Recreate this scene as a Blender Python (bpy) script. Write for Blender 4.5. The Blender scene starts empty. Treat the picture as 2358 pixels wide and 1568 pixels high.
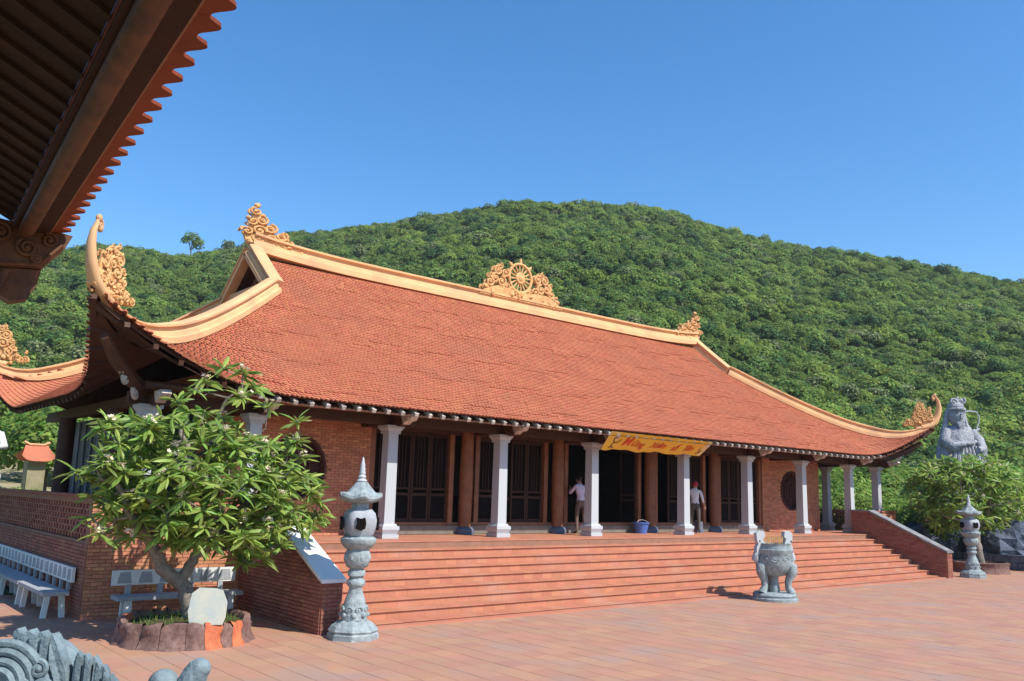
import bpy, math, random
import numpy as np
from mathutils import Matrix, Vector
random.seed(7); rng = np.random.default_rng(7)
S = bpy.context.scene
R = math.radians
# ------------------------------------------------------------------ camera
CAM = Vector((-20.321, -17.875, 1.13))
yaw, pitch, roll = R(39.966), R(10.18), R(1.684)
F = Vector((math.sin(yaw)*math.cos(pitch), math.cos(yaw)*math.cos(pitch), math.sin(pitch)))
RT = Vector((math.cos(yaw), -math.sin(yaw), 0)); UP = RT.cross(F)
R2 = RT*math.cos(roll)+UP*math.sin(roll); U2 = UP*math.cos(roll)-RT*math.sin(roll)
cam = bpy.data.objects.new('camera', bpy.data.cameras.new('camera'))
S.collection.objects.link(cam)
cam.matrix_world = Matrix(((R2.x, U2.x, -F.x, CAM.x), (R2.y, U2.y, -F.y, CAM.y), (R2.z, U2.z, -F.z, CAM.z), (0, 0, 0, 1)))
cam.data.sensor_width = 36; cam.data.lens = 1969.3/2358*36
cam.data.clip_start = .05; cam.data.clip_end = 3000
S.camera = cam
# ------------------------------------------------------------------ light
SUNDIR = Vector((.27, -1, 1.18)).normalized()          # towards the sun
sun = bpy.data.objects.new('sun', bpy.data.lights.new('sun', 'SUN'))
sun.data.energy = 4.35; sun.data.angle = R(.53); sun.data.color = (1, .955, .87)
sun.rotation_euler = SUNDIR.to_track_quat('Z', 'Y').to_euler()
S.collection.objects.link(sun)
w = bpy.data.worlds.new('World'); S.world = w; w.use_nodes = True
nt = w.node_tree; bg = nt.nodes['Background']
sky = nt.nodes.new('ShaderNodeTexSky'); sky.sky_type = 'NISHITA'; sky.sun_disc = False
sky.sun_elevation = math.asin(SUNDIR.z); sky.sun_rotation = math.atan2(SUNDIR.x, SUNDIR.y)
sky.air_density = 1.0; sky.dust_density = .25; sky.ozone_density = 3.0; sky.altitude = 50
hsv = nt.nodes.new('ShaderNodeHueSaturation'); hsv.inputs['Saturation'].default_value = 1.30
nt.links.new(sky.outputs[0], hsv.inputs['Color']); nt.links.new(hsv.outputs[0], bg.inputs[0]); bg.inputs[1].default_value = .15
S.view_settings.view_transform = 'Standard'; S.view_settings.look = 'None'
S.view_settings.exposure = .52; S.view_settings.gamma = 1; S.view_settings.use_curve_mapping = False
ZG = -1.39
# ------------------------------------------------------------------ materials
def mat(name, col, rough=.8, var=.12, noise=.15, nscale=6, bump=.2, bscale=40, spec=.3, col2=None, hue=0, trans=0, stain=None, bdist=.01):
    m = bpy.data.materials.new(name); m.use_nodes = True
    t = m.node_tree; N = t.nodes; L = t.links; b = N['Principled BSDF']
    b.inputs['Roughness'].default_value = rough; b.inputs['Specular IOR Level'].default_value = spec
    tc = N.new('ShaderNodeNewGeometry'); oi = N.new('ShaderNodeObjectInfo'); at = N.new('ShaderNodeAttribute'); at.attribute_name = 'tint'
    add = N.new('ShaderNodeMath'); add.operation = 'ADD'; L.new(at.outputs['Fac'], add.inputs[0]); L.new(oi.outputs['Random'], add.inputs[1])
    fr = N.new('ShaderNodeMath'); fr.operation = 'FRACT'; L.new(add.outputs[0], fr.inputs[0])
    nz = N.new('ShaderNodeTexNoise'); nz.inputs['Scale'].default_value = nscale; nz.inputs['Detail'].default_value = 8; nz.inputs['Roughness'].default_value = .65
    L.new(tc.outputs['Position'], nz.inputs['Vector'])
    mx = N.new('ShaderNodeMix'); mx.data_type = 'RGBA'
    mx.inputs[6].default_value = (*col, 1); mx.inputs[7].default_value = (*(col2 or [c*.6 for c in col]), 1)
    rmp = N.new('ShaderNodeMapRange'); rmp.inputs[1].default_value = .38; rmp.inputs[2].default_value = .68
    L.new(nz.outputs['Fac'], rmp.inputs[0]); 
    ml = N.new('ShaderNodeMath'); ml.operation = 'MULTIPLY'; ml.inputs[1].default_value = min(1, noise*2.5); L.new(rmp.outputs[0], ml.inputs[0]); L.new(ml.outputs[0], mx.inputs[0])
    hv = N.new('ShaderNodeHueSaturation'); L.new(mx.outputs[2], hv.inputs['Color'])
    mv = N.new('ShaderNodeMapRange'); mv.inputs[3].default_value = 1-var; mv.inputs[4].default_value = 1+var; L.new(fr.outputs[0], mv.inputs[0]); L.new(mv.outputs[0], hv.inputs['Value'])
    if hue:
        m2 = N.new('ShaderNodeMath'); m2.operation = 'MULTIPLY'; m2.inputs[1].default_value = 7.31; L.new(fr.outputs[0], m2.inputs[0])
        f2 = N.new('ShaderNodeMath'); f2.operation = 'FRACT'; L.new(m2.outputs[0], f2.inputs[0])
        mh = N.new('ShaderNodeMapRange'); mh.inputs[3].default_value = .5-hue; mh.inputs[4].default_value = .5+hue; L.new(f2.outputs[0], mh.inputs[0]); L.new(mh.outputs[0], hv.inputs['Hue'])
    out = hv.outputs[0]
    if stain:
        ns = N.new('ShaderNodeTexNoise'); ns.inputs['Scale'].default_value = stain[1]; ns.inputs['Detail'].default_value = 6; L.new(tc.outputs['Position'], ns.inputs['Vector'])
        rs = N.new('ShaderNodeMapRange'); rs.inputs[1].default_value = .5; rs.inputs[2].default_value = .72; L.new(ns.outputs['Fac'], rs.inputs[0])
        m3 = N.new('ShaderNodeMix'); m3.data_type = 'RGBA'; L.new(rs.outputs[0], m3.inputs[0]); L.new(out, m3.inputs[6]); m3.inputs[7].default_value = (*stain[0], 1); out = m3.outputs[2]
    L.new(out, b.inputs['Base Color'])
    if bump:
        nb = N.new('ShaderNodeTexNoise'); nb.inputs['Scale'].default_value = bscale; nb.inputs['Detail'].default_value = 6; L.new(tc.outputs['Position'], nb.inputs['Vector'])
        bp = N.new('ShaderNodeBump'); bp.inputs['Strength'].default_value = bump; bp.inputs['Distance'].default_value = bdist; L.new(nb.outputs['Fac'], bp.inputs['Height']); L.new(bp.outputs[0], b.inputs['Normal'])
    if trans:
        tr = N.new('ShaderNodeBsdfTranslucent'); L.new(out, tr.inputs[0]); ms = N.new('ShaderNodeMixShader'); ms.inputs[0].default_value = trans
        L.new(b.outputs[0], ms.inputs[1]); L.new(tr.outputs[0], ms.inputs[2]); L.new(ms.outputs[0], N['Material Output'].inputs[0])
    return m
M = dict(
 rooftile=mat('roof_tile_clay', (.50, .168, .086), .8, .10, .16, 1.2, .1, 60, .2, (.40, .125, .068), .008, stain=((.44, .155, .085), .6)),
 plaster=mat('ochre_plaster', (.74, .43, .21), .8, .05, .3, 1.6, .35, 14, .2, (.60, .33, .16), stain=((.50, .30, .17), .9)),
 carve=mat('ochre_carving', (.78, .46, .20), .8, .06, .5, 9, .9, 30, .25, (.52, .25, .09), bdist=.03),
 brick=mat('red_brick', (.54, .24, .135), .85, .2, .2, 5, .3, 60, .2, (.40, .155, .09), .012),
 brickshadow=mat('shaded_brick', (.30, .12, .08), .85, .2, .2, 5, .3, 60, .2, (.22, .09, .07), .012),  # darker copy of the red brick, wall shade put into its colour
 mortar=mat('mortar', (.30, .155, .10), .9, .0, .2, 6),
 step=mat('step_tile', (.47, .185, .105), .7, .09, .15, 4, .15, 50, .3, (.38, .165, .105), .006, stain=((.46, .235, .16), .9)),
 stepgap=mat('step_joint', (.20, .075, .045), .9, 0, .25, 5),
 grout=mat('pale_grout', (.47, .30, .21), .9, 0, .25, 5),
 court=mat('courtyard_tile', (.44, .225, .14), .75, .06, .3, 1.3, .12, 50, .3, (.37, .215, .15), .010, stain=((.36, .235, .185), .8)),
 sill=mat('dull_threshold_stone', (.20, .175, .14), .8, 0, .3, 6, .3),
 granite=mat('grey_granite', (.36, .37, .39), .75, .04, .3, 22, .4, 90, .3, (.25, .27, .28)),
 beast=mat('blue_grey_carved_stone', (.21, .275, .30), .7, .05, .5, 14, .8, 50, .35, (.11, .15, .17), bdist=.01),
 statuestone=mat('dark_statue_stone', (.38, .38, .40), .75, .05, .7, 3, .9, 9, .3, (.20, .20, .225), bdist=.08),
 stone=mat('carved_grey_stone', (.33, .38, .38), .75, .05, .5, 9, .8, 35, .3, (.17, .20, .205), bdist=.02),
 stonelight=mat('pale_column_stone', (.44, .455, .47), .7, .03, .3, 12, .3, 60, .3, (.44, .46, .46)),
 whitestone=mat('white_stone', (.72, .73, .70), .7, .03, .25, 6, .3, 50, .3, (.55, .57, .55)),
 slab=mat('pale_cap_slab', (.74, .75, .76), .6, .02, .15, 3, .1, 50, .4, (.64, .66, .69)),
 wood=mat('dark_wood', (.085, .034, .018), .6, .15, .3, 6, .3, 40, .3, (.045, .018, .011)),
 doorwood=mat('door_wood', (.05, .02, .011), .75, .12, .3, 5, .3, 35, .35),
 woodred=mat('red_brown_wood', (.27, .105, .045), .5, .12, .3, 5, .3, 35, .35, (.15, .055, .026)),
 woodpale=mat('weathered_sunlit_wood_ends', (.62, .55, .48), .8, .2, .35, 9, .4, 40, .2, (.36, .29, .24)),  # weathered bracket ends; on the rafters the pale tone also paints sunlight
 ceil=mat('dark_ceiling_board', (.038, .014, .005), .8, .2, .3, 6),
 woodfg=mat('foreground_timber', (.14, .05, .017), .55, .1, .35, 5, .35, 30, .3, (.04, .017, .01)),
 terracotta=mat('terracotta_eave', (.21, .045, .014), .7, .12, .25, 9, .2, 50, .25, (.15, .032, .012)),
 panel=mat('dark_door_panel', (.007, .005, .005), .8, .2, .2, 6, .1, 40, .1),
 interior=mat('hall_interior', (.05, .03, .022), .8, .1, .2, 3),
 latticewood=mat('round_window_wood', (.075, .022, .02), .6, .1, .2, 8),
 darkgrey=mat('weathered_cap', (.16, .15, .15), .8, 0, .5, 3, .3, 20, .3, (.3, .3, .3)),
 bluegrey=mat('blue_grey_stone_foot', (.13, .15, .20), .7, .05, .2, 8),
 navy=mat('dark_blue_screen', (.012, .02, .04), .5, .1, .2, 8),
 blueplastic=mat('blue_plastic', (.07, .15, .42), .45, .02, .05, 5, 0, spec=.45),
 bark=mat('frangipani_bark', (.26, .22, .18), .85, .08, .4, 12, .7, 45, .2, (.14, .12, .10), bdist=.02),
 leaf=mat('frangipani_leaf', (.31, .42, .09), .45, .45, .3, 3, .0, 30, .35, (.17, .28, .055), .03, trans=.45),
 leaf2=mat('tree_leaf', (.22, .33, .06), .6, .4, .3, .25, 0, 30, .25, (.12, .22, .035), .035, trans=.42),
 forest=mat('forest_leaf', (.22, .31, .07), .7, .42, .4, .05, 0, 30, .15, (.12, .20, .05), .045, trans=.42),
 forestyellow=mat('forest_yellow_green', (.27, .35, .07), .7, .35, .4, .05, 0, 30, .15, (.15, .24, .05), .03, trans=.42),
 forestgrey=mat('forest_grey_green', (.24, .28, .12), .8, .3, .4, .05, 0, 30, .1, (.14, .18, .08), .02, trans=.3),
 forestdark=mat('forest_dark_green', (.09, .17, .05), .7, .35, .4, .05, 0, 30, .15, (.05, .11, .035), .03, trans=.35),
 trunk=mat('tree_trunk', (.19, .16, .12), .9, .1, .4, 5, .6, 20, .1),
 flower=mat('pale_flower', (.85, .72, .52), .6, .1, .2, 20, 0, trans=.2),
 soil=mat('planter_soil', (.075, .06, .035), .95, 0, .4, 9, .8, 20, .1, (.05, .07, .02)),
 plantbrown=mat('planter_brown', (.23, .14, .115), .8, .08, .5, 10, .5, 25, .2, (.12, .06, .05), bdist=.02),
 plantorange=mat('planter_orange', (.55, .16, .07), .75, .06, .4, 12, .4, 25, .2, (.38, .10, .05)),
 terrain=mat('hill_soil', (.045, .08, .02), .95, 0, .4, .08, .6, .6, .1, (.06, .085, .03)),
 ground=mat('ground_earth', (.20, .17, .11), .95, 0, .4, .3, .4, 3, .1, (.08, .11, .04)),
 sandbank=mat('pale_bank', (.36, .30, .19), .95, 0, .5, 1.2, .5, 6, .1, (.17, .18, .08)),
 darkrock=mat('dark_blue_rock', (.10, .12, .17), .75, .1, .4, 1.3, .8, 4, .3, (.05, .06, .085), bdist=.2),
 shirtlilac=mat('lilac_shirt', (.62, .55, .68), .85, 0, .1, 9), shirtwhite=mat('white_shirt', (.72, .72, .74), .85, 0, .1, 9),
 trousers=mat('brown_trousers', (.16, .11, .085), .85, 0, .2, 9), trousersdark=mat('dark_trousers', (.10, .09, .08), .85, 0, .2, 9),
 skin=mat('skin', (.38, .20, .13), .6, 0, .05, 9), hair=mat('black_hair', (.012, .01, .01), .5, 0, .1, 30), redcap=mat('red_cap', (.32, .02, .03), .7, 0, .1, 9),
 shoe=mat('dark_shoe', (.02, .018, .018), .5, 0, .1, 9),
 banner=mat('yellow_banner', (.78, .48, .045), .6, 0, .25, 3, .3, 6, .3, (.72, .38, .05)),
 bannerpale=mat('pale_banner_end', (.72, .62, .28), .6, 0, .2, 5, 0), redink=mat('red_lettering', (.62, .07, .02), .6, 0, .1, 5, 0), brownink=mat('brown_motif', (.20, .10, .03), .6, 0, .1, 5, 0),
 incense=mat('incense_stick', (.70, .42, .15), .7, .1, .1, 5, 0), paper=mat('cream_paper', (.75, .68, .5), .8, 0, .1, 5, 0),
 plaque=mat('marbled_plaque', (.50, .50, .40), .5, 0, .6, 5, .15, 20, .4, (.36, .43, .43)),
)
# ------------------------------------------------------------------ mesh builder and object helpers
WM = {}
def nrm(v): return v/np.linalg.norm(v)
class MB:
    def __init__(s): s.v = []; s.f = []; s.t = []; s.sm = []
    def add(s, vs, fs, tint=None, smooth=False):
        o = len(s.v); s.v.extend([tuple(map(float, p)) for p in vs]); s.f.extend([tuple(i+o for i in f) for f in fs])
        s.t.extend([tint if tint is not None else 0.]*len(fs)); s.sm.extend([smooth]*len(fs)); return s
    def box(s, c, d, rz=0, tint=None, taper=1., sh=(0, 0)):
        x, y, z = [k/2 for k in d]; vs = []
        for dz in (-1, 1):
            q = taper if dz > 0 else 1
            for a, b in ((-1, -1), (1, -1), (1, 1), (-1, 1)):
                px, py = a*x*q, b*y*q
                if dz > 0: px += sh[0]; py += sh[1]
                vs.append((c[0]+px*math.cos(rz)-py*math.sin(rz), c[1]+px*math.sin(rz)+py*math.cos(rz), c[2]+dz*z))
        return s.add(vs, [(0, 3, 2, 1), (4, 5, 6, 7), (0, 1, 5, 4), (1, 2, 6, 5), (2, 3, 7, 6), (3, 0, 4, 7)], tint)
    def boxm(s, mtx, d, tint=None):                     # box of size d in the frame mtx
        vs = [mtx @ Vector((a*d[0]/2, b*d[1]/2, c*d[2]/2)) for c in (-1, 1) for a, b in ((-1, -1), (1, -1), (1, 1), (-1, 1))]
        return s.add(vs, [(0, 3, 2, 1), (4, 5, 6, 7), (0, 1, 5, 4), (1, 2, 6, 5), (2, 3, 7, 6), (3, 0, 4, 7)], tint)
    def tube(s, pts, rad, n=8, cap=True, tint=None, smooth=True, squash=1.):
        pts = [Vector(p) for p in pts]; rad = rad if hasattr(rad, '__len__') else [rad]*len(pts)
        vs = []; a = None
        for i, p in enumerate(pts):
            d = (pts[min(i+1, len(pts)-1)]-pts[max(i-1, 0)]).normalized()
            if a is None: a = d.orthogonal().normalized()
            else: a = (a-d*a.dot(d)); a = a.normalized() if a.length > 1e-6 else d.orthogonal().normalized()
            b = d.cross(a)
            for k in range(n):
                th = 2*math.pi*k/n; vs.append(p+(a*math.cos(th)+b*math.sin(th)*squash)*rad[i])
        fs = [(i*n+k, i*n+(k+1) % n, (i+1)*n+(k+1) % n, (i+1)*n+k) for i in range(len(pts)-1) for k in range(n)]
        if cap: fs += [tuple(range(n))[::-1], tuple((len(pts)-1)*n+k for k in range(n))]
        return s.add(vs, fs, tint, smooth)
    def lathe(s, prof, c=(0, 0, 0), n=20, fluted=None, smooth=True, sq=False, rot=0):
        vs = []
        for r, z in prof:
            for k in range(n):
                th = 2*math.pi*k/n+rot; q = 1
                if fluted: q = 1+fluted[1]*math.cos(fluted[0]*th)
                vs.append((c[0]+r*q*math.cos(th), c[1]+r*q*math.sin(th), c[2]+z))
        fs = [(i*n+k, i*n+(k+1) % n, (i+1)*n+(k+1) % n, (i+1)*n+k) for i in range(len(prof)-1) for k in range(n)]
        fs += [tuple(range(n))[::-1], tuple((len(prof)-1)*n+k for k in range(n))]
        return s.add(vs, fs, None, smooth)
    def blob(s, c, r, seg=10, rings=6, jit=0., tint=None):
        r = r if hasattr(r, '__len__') else (r, r, r); vs = []
        for i in range(rings+1):
            ph = math.pi*i/rings
            for k in range(seg):
                th = 2*math.pi*k/seg; q = 1+random.uniform(-jit, jit)
                vs.append((c[0]+r[0]*q*math.sin(ph)*math.cos(th), c[1]+r[1]*q*math.sin(ph)*math.sin(th), c[2]+r[2]*q*math.cos(ph)))
        fs = [(i*seg+k, (i+1)*seg+k, (i+1)*seg+(k+1) % seg, i*seg+(k+1) % seg) for i in range(rings) for k in range(seg)]
        return s.add(vs, fs, tint, True)
    def prism(s, poly, origin, ax, ay, depth, tint=None):   # 2D outline (ccw) in the ax/ay plane, thickened by depth along ax x ay
        o = Vector(origin); ax = Vector(ax); ay = Vector(ay); n = ax.cross(ay).normalized()
        a = [o+ax*p[0]+ay*p[1]+n*depth/2 for p in poly]; b = [p-n*depth for p in a]; k = len(poly)
        return s.add(a+b, [tuple(range(k)), tuple(range(2*k-1, k-1, -1))]+[(i, k+i, k+(i+1) % k, (i+1) % k) for i in range(k)], tint)
    def scale(s, c, k):
        k = k if hasattr(k, '__len__') else (k, k, k); s.v = [tuple(c[j]+(p[j]-c[j])*k[j] for j in range(3)) for p in s.v]; return s
    def mesh(s, name, m):
        me = bpy.data.meshes.new(name); me.from_pydata(s.v, [], s.f); me.materials.append(m)
        if any(s.sm): me.polygons.foreach_set('use_smooth', s.sm)
        if any(s.t):
            at = me.attributes.new('tint', 'FLOAT', 'FACE'); at.data.foreach_set('value', s.t)
        me.update()
        if any(s.sm): me.set_sharp_from_angle(angle=R(50))
        return me
    def build(s, name, m, parent=None, **kw): return obj(name, s.mesh(name, m), parent, **kw)
def obj(name, me, parent=None, world=None, **kw):
    o = bpy.data.objects.new(name, me); S.collection.objects.link(o); place(o, parent, world)
    for k, v in kw.items(): o[k] = v
    return o
def place(o, parent, world=None):
    world = world or Matrix.Identity(4); WM[o.name] = world
    if parent is not None:
        o.parent = parent; o.matrix_parent_inverse = WM[parent.name].inverted(); o.matrix_basis = world
    else: o.matrix_basis = world
def thing(name, label, cat, loc=(0, 0, 0), group=None, rz=0):
    o = bpy.data.objects.new(name, None); S.collection.objects.link(o); o.empty_display_size = .2
    place(o, None, Matrix.Translation(loc) @ Matrix.Rotation(rz, 4, 'Z'))
    o['label'] = label; o['category'] = cat
    if group: o['group'] = group
    return o
def tag(o, label, cat, group=None):
    o['label'] = label; o['category'] = cat
    if group: o['group'] = group
    return o
def dup(root, world, label=None):
    def cp(o, par):
        c = o.copy(); S.collection.objects.link(c)
        if par is not None: c.parent = par
        for ch in list(o.children): cp(ch, c)
        return c
    r = cp(root, None); r.matrix_basis = world
    if label: r['label'] = label
    return r
T = Matrix.Translation
def frame(o, ax, ay, az):
    return Matrix(((ax[0], ay[0], az[0], o[0]), (ax[1], ay[1], az[1], o[1]), (ax[2], ay[2], az[2], o[2]), (0, 0, 0, 1)))
CUBE = {}
def unitcube(m):
    if m.name not in CUBE:
        b = 0.06; vs = [(-.5, -.5, -.5), (.5, -.5, -.5), (.5, .5, -.5), (-.5, .5, -.5), (-.5, -.5, .5), (.5, -.5, .5), (.5, .5, .5), (-.5, .5, .5)]
        CUBE[m.name] = MB().add(vs, [(0, 3, 2, 1), (4, 5, 6, 7), (0, 1, 5, 4), (1, 2, 6, 5), (2, 3, 7, 6), (3, 0, 4, 7)]).mesh('piece', m)
    return CUBE[m.name]
def pieces(parent, name, boxes, m, cap=300, key=None):
    """boxes: (centre, size). The ones that show largest are objects of their own, the rest one part."""
    def sz(b): c, d = b[0], b[1]; return -max(d)*sorted(d)[1]/((Vector(c)-CAM).length_squared)
    boxes = sorted(boxes, key=key or sz); me = unitcube(m)
    for b in boxes[:cap]:
        c, d = b[0], b[1]; tilt = Matrix.Rotation(random.gauss(0, .0015), 4, random.choice('XYZ'))
        obj(name, me, parent, T(c) @ tilt @ Matrix.Diagonal((d[0], d[1], d[2], 1)))
    if len(boxes) > cap:
        mb = MB()
        for b in boxes[cap:]: mb.box(b[0], b[1], tint=random.random()*.999+.0005)
        mb.build(name+'_field', m, parent, kind='stuff')
def brickwall(parent, axis, const, a0, a1, z0, z1, m, face=-1, skip=None, top=None, L=.22, H=.068, cap=300, depth=.03, dark=0):
    """thin-jointed bricks proud of a wall plane. axis 'x': wall runs along x at y=const; face -1: looks to -y / -x."""
    bx = []; n = int(math.ceil((z1-z0)/H)); 
    for i in range(n):
        zc = z0+(i+.5)*H; off = (i % 2)*L/2; a = a0-off
        if zc+H/2 > z1+.001: break
        while a < a1:
            s0, s1 = max(a, a0), min(a+L, a1); a += L
            if s1-s0 < .03: continue
            ac = (s0+s1)/2
            if skip and skip(ac, zc, (s1-s0)/2): continue
            if top and zc+H/2 > min(top(s0), top(s1)): continue
            pr = const+face*(depth/2-.0+random.uniform(0, .004)); ln = s1-s0-.009
            bx.append(((ac, pr, zc), (ln, depth, H-.009)) if axis == 'x' else ((pr, ac, zc), (depth, ln, H-.009)))
    pieces(parent, 'brick', bx, m, cap)
def spiral(mb, c, ax, ay, r, turns=1.6, th=.03, start=0, flip=1, dep=1.3, n=22, nk=6, tail=None):
    """a carved scroll: a tube that winds in and thins towards its eye"""
    ax = Vector(ax); ay = Vector(ay); c = Vector(c); pts = []; rad = []
    if tail is not None: pts += [c+ax*tail[0]+ay*tail[1]]; rad += [th*.45]
    for i in range(n+1):
        t = i/n; a = start+flip*2*math.pi*turns*t; q = r*(1-t*.86)
        pts.append(c+ax*math.cos(a)*q+ay*math.sin(a)*q); rad.append(th*(1-.35*t))
    mb.tube(pts, rad, nk); mb.blob(c, th*1.25, 7, 4)
    return mb

# ------------------------------------------------------------------ ground, courtyard
def sheet(x0, x1, y0, y1, z): return [(x0, y0, z), (x1, y0, z), (x1, y1, z), (x0, y1, z)]
MB().add(sheet(-1500, 1500, -1500, 1500, ZG-.06), [(0, 1, 2, 3)]).build('ground', M['ground'], kind='structure')
yard = MB().box((-1, -11.2, ZG-.025), (41, 30.6, .05)).build('courtyard_paving', M['grout'], kind='structure')
tl = []; TS = .4
for ix in range(-55, 49):
    for iy in range(-70, 12):
        x, y = ix*TS+.1, iy*TS+.05
        if y > -3.5 and -12.9 < x < 12.7: continue
        if y > -.35 and -15.9 < x < 15.9: continue
        v = Vector((x, y, ZG))-CAM; dp = v.dot(F)
        if dp < 1 or abs(v.dot(R2)/dp) > .66 or v.dot(U2)/dp < -.47: continue
        if x > 19.2 or y > 4.2: continue
        tl.append(((x, y, ZG-.004+random.uniform(-.0012, .0012)), (TS-.010, TS-.010, .016)))
pieces(yard, 'paving_tile', tl, M['court'], 300)

# ------------------------------------------------------------------ stairs, terrace
NR, RS, TR = 9, .165, .325; YF = -.95
st = thing('staircase', 'wide flight of orange brick steps up to the temple terrace', 'stairs', (0, -2.2, ZG))
XL, XR = -12.36, 12.1
bx = []
for i in range(0, NR):
    y0 = YF-i*TR; zt = -i*RS; zb = max(ZG, zt-RS)
    MB().box(((XL+XR)/2, (y0+.018+.6)/2, (zt-.02+ZG)/2-.0005*i), (XR-XL, .582-y0, zt-.02-ZG)).build('step', M['stepgap'], st)
    a = XL+.003-(i % 2)*.15
    while a < XR-.01:
        s0, s1 = max(a, XL), min(a+.30, XR); a += .30
        if s1-s0 < .04: continue
        bx.append((((s0+s1)/2, y0+TR/2-.0165, zt-.012), (s1-s0-.003, TR+.03, .026)))
        hh = zt-.0255-zb-.002
        bx.append((((s0+s1)/2, y0+.012, (zt-.0255+zb)/2), (s1-s0-.003, .016, hh)))
pieces(st, 'step_tile', bx, M['step'], 300)
MB().box(((XL+XR)/2, YF-NR*TR+.17, ZG+.018), (XR-XL, .22, .03)).build('kerb', M['step'], st)

ter = thing('terrace', 'raised brick terrace that the temple stands on', 'terrace', (0, 6, ZG))
TX, TY0, TY1 = 15.75, -.3, 12.4
MB().box((0, (TY0+TY1)/2+.15, (ZG-.03)/2), (2*TX-.06, TY1-TY0-.3, -.03-ZG)).box((0, -.62, -.1), (24.4, .7, .14)).build('terrace_body', M['mortar'], ter)
fl = []
for ix in range(-40, 40):
    for iy in range(-2, 7):
        x = ix*.4+.2; y = iy*.4-.13+.2
        if abs(x) > 15.6 or (y < .0 and not XL+.1 < x < XR-.1): continue
        fl.append(((x, y, -.012), (.39, .39, .02)))
pieces(ter, 'floor_tile', fl, M['step'], 200)
for sx in (-1, 1):                                     # front wall pieces beside the stairs
    a0, a1 = (-TX, -12.78) if sx < 0 else (12.53, TX)
    wl = MB().box(((a0+a1)/2, TY0+.12, (ZG+.83)/2), (a1-a0, .2, .83-ZG)).build('parapet_wall', M['mortar'], ter)
    brickwall(wl, 'x', TY0+.02, a0+.003, a1, ZG, .83, M['brick'], -1, cap=300 if sx < 0 else 60)
    MB().box(((a0+a1)/2, TY0+.11, .86), (a1-a0+.06, .30, .055)).build('coping', M['brickshadow'], wl)
    # side wall with a pierced brick lattice
    xs = sx*TX; zl0, zl1 = .02, .72
    sw = MB().box((xs-sx*.12, (TY0+10.6)/2+.12, (ZG+zl0)/2), (.2, 10.6-TY0-.24, zl0-ZG)).box((xs-sx*.12, (TY0+10.6)/2+.12, .775), (.2, 10.36-TY0, .11)).build('lattice_wall', M['mortar'], ter)
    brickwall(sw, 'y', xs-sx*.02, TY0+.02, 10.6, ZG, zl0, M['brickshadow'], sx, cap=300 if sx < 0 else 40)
    MB().box((xs-sx*.11, (TY0+10.6)/2+.1, .86), (.30, 10.4-TY0, .055)).build('coping', M['brickshadow'], sw)
    bl = []; 
    for i in range(6):
        z = zl0+.062+i*.117; y = TY0+.3+(i % 2)*.12
        while y < 10.5: bl.append(((xs-sx*.12, y, z), (.14, .10, .085))); y += .24
        y = TY0+.3
        while y < 10.5: bl.append(((xs-sx*.12, y, z+.058), (.15, .235, .030))); y += .24
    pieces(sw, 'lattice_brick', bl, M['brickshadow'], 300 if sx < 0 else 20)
# sloping cheek walls of the stairs
for sx, x0, x1, lab in ((-1, -12.78, -12.36, 'sloping brick stair wall with pale cap, behind the near stone lantern'), (1, 12.1, 12.53, 'sloping brick stair wall at the far end of the steps')):
    ck = thing('stair_wall', lab, 'wall', ((x0+x1)/2, -2.2, ZG), 'sloping walls beside the stairs')
    Y0, Y1, zA, zB = -3.86, -.3, -.50, .86; Ym = -1.0
    prof = [(Y0, ZG), (Y1, ZG), (Y1, zB), (Ym, zB), (Y0, zA)]
    MB().prism(prof, ((x0+x1)/2, 0, 0), (0, 1, 0), (0, 0, 1), x1-x0-.05).build('core', M['mortar'], ck)
    sl = lambda y: zA+(y-Y0)*(zB-zA)/(Ym-Y0) if y < Ym else zB
    vis = x0 if sx < 0 else x0
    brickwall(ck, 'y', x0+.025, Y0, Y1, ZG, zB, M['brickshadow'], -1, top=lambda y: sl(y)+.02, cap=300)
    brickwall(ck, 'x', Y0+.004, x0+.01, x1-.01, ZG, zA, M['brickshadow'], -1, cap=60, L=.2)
    brickwall(ck, 'y', x1-.025, Y0, Y1, ZG, zB, M['brick'], 1, top=lambda y: sl(y)+.02, cap=30)
    MB().prism([(Y0-.06, zA-.01), (Ym, zB), (Y1+.1, zB), (Y1+.1, zB+.06), (Ym-.02, zB+.065), (Y0-.06, zA+.055)], ((x0+x1)/2, 0, 0), (0, 1, 0), (0, 0, 1), x1-x0+.07).build('cap_slab', M['slab'] if sx < 0 else M['darkgrey'], ck)

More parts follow.
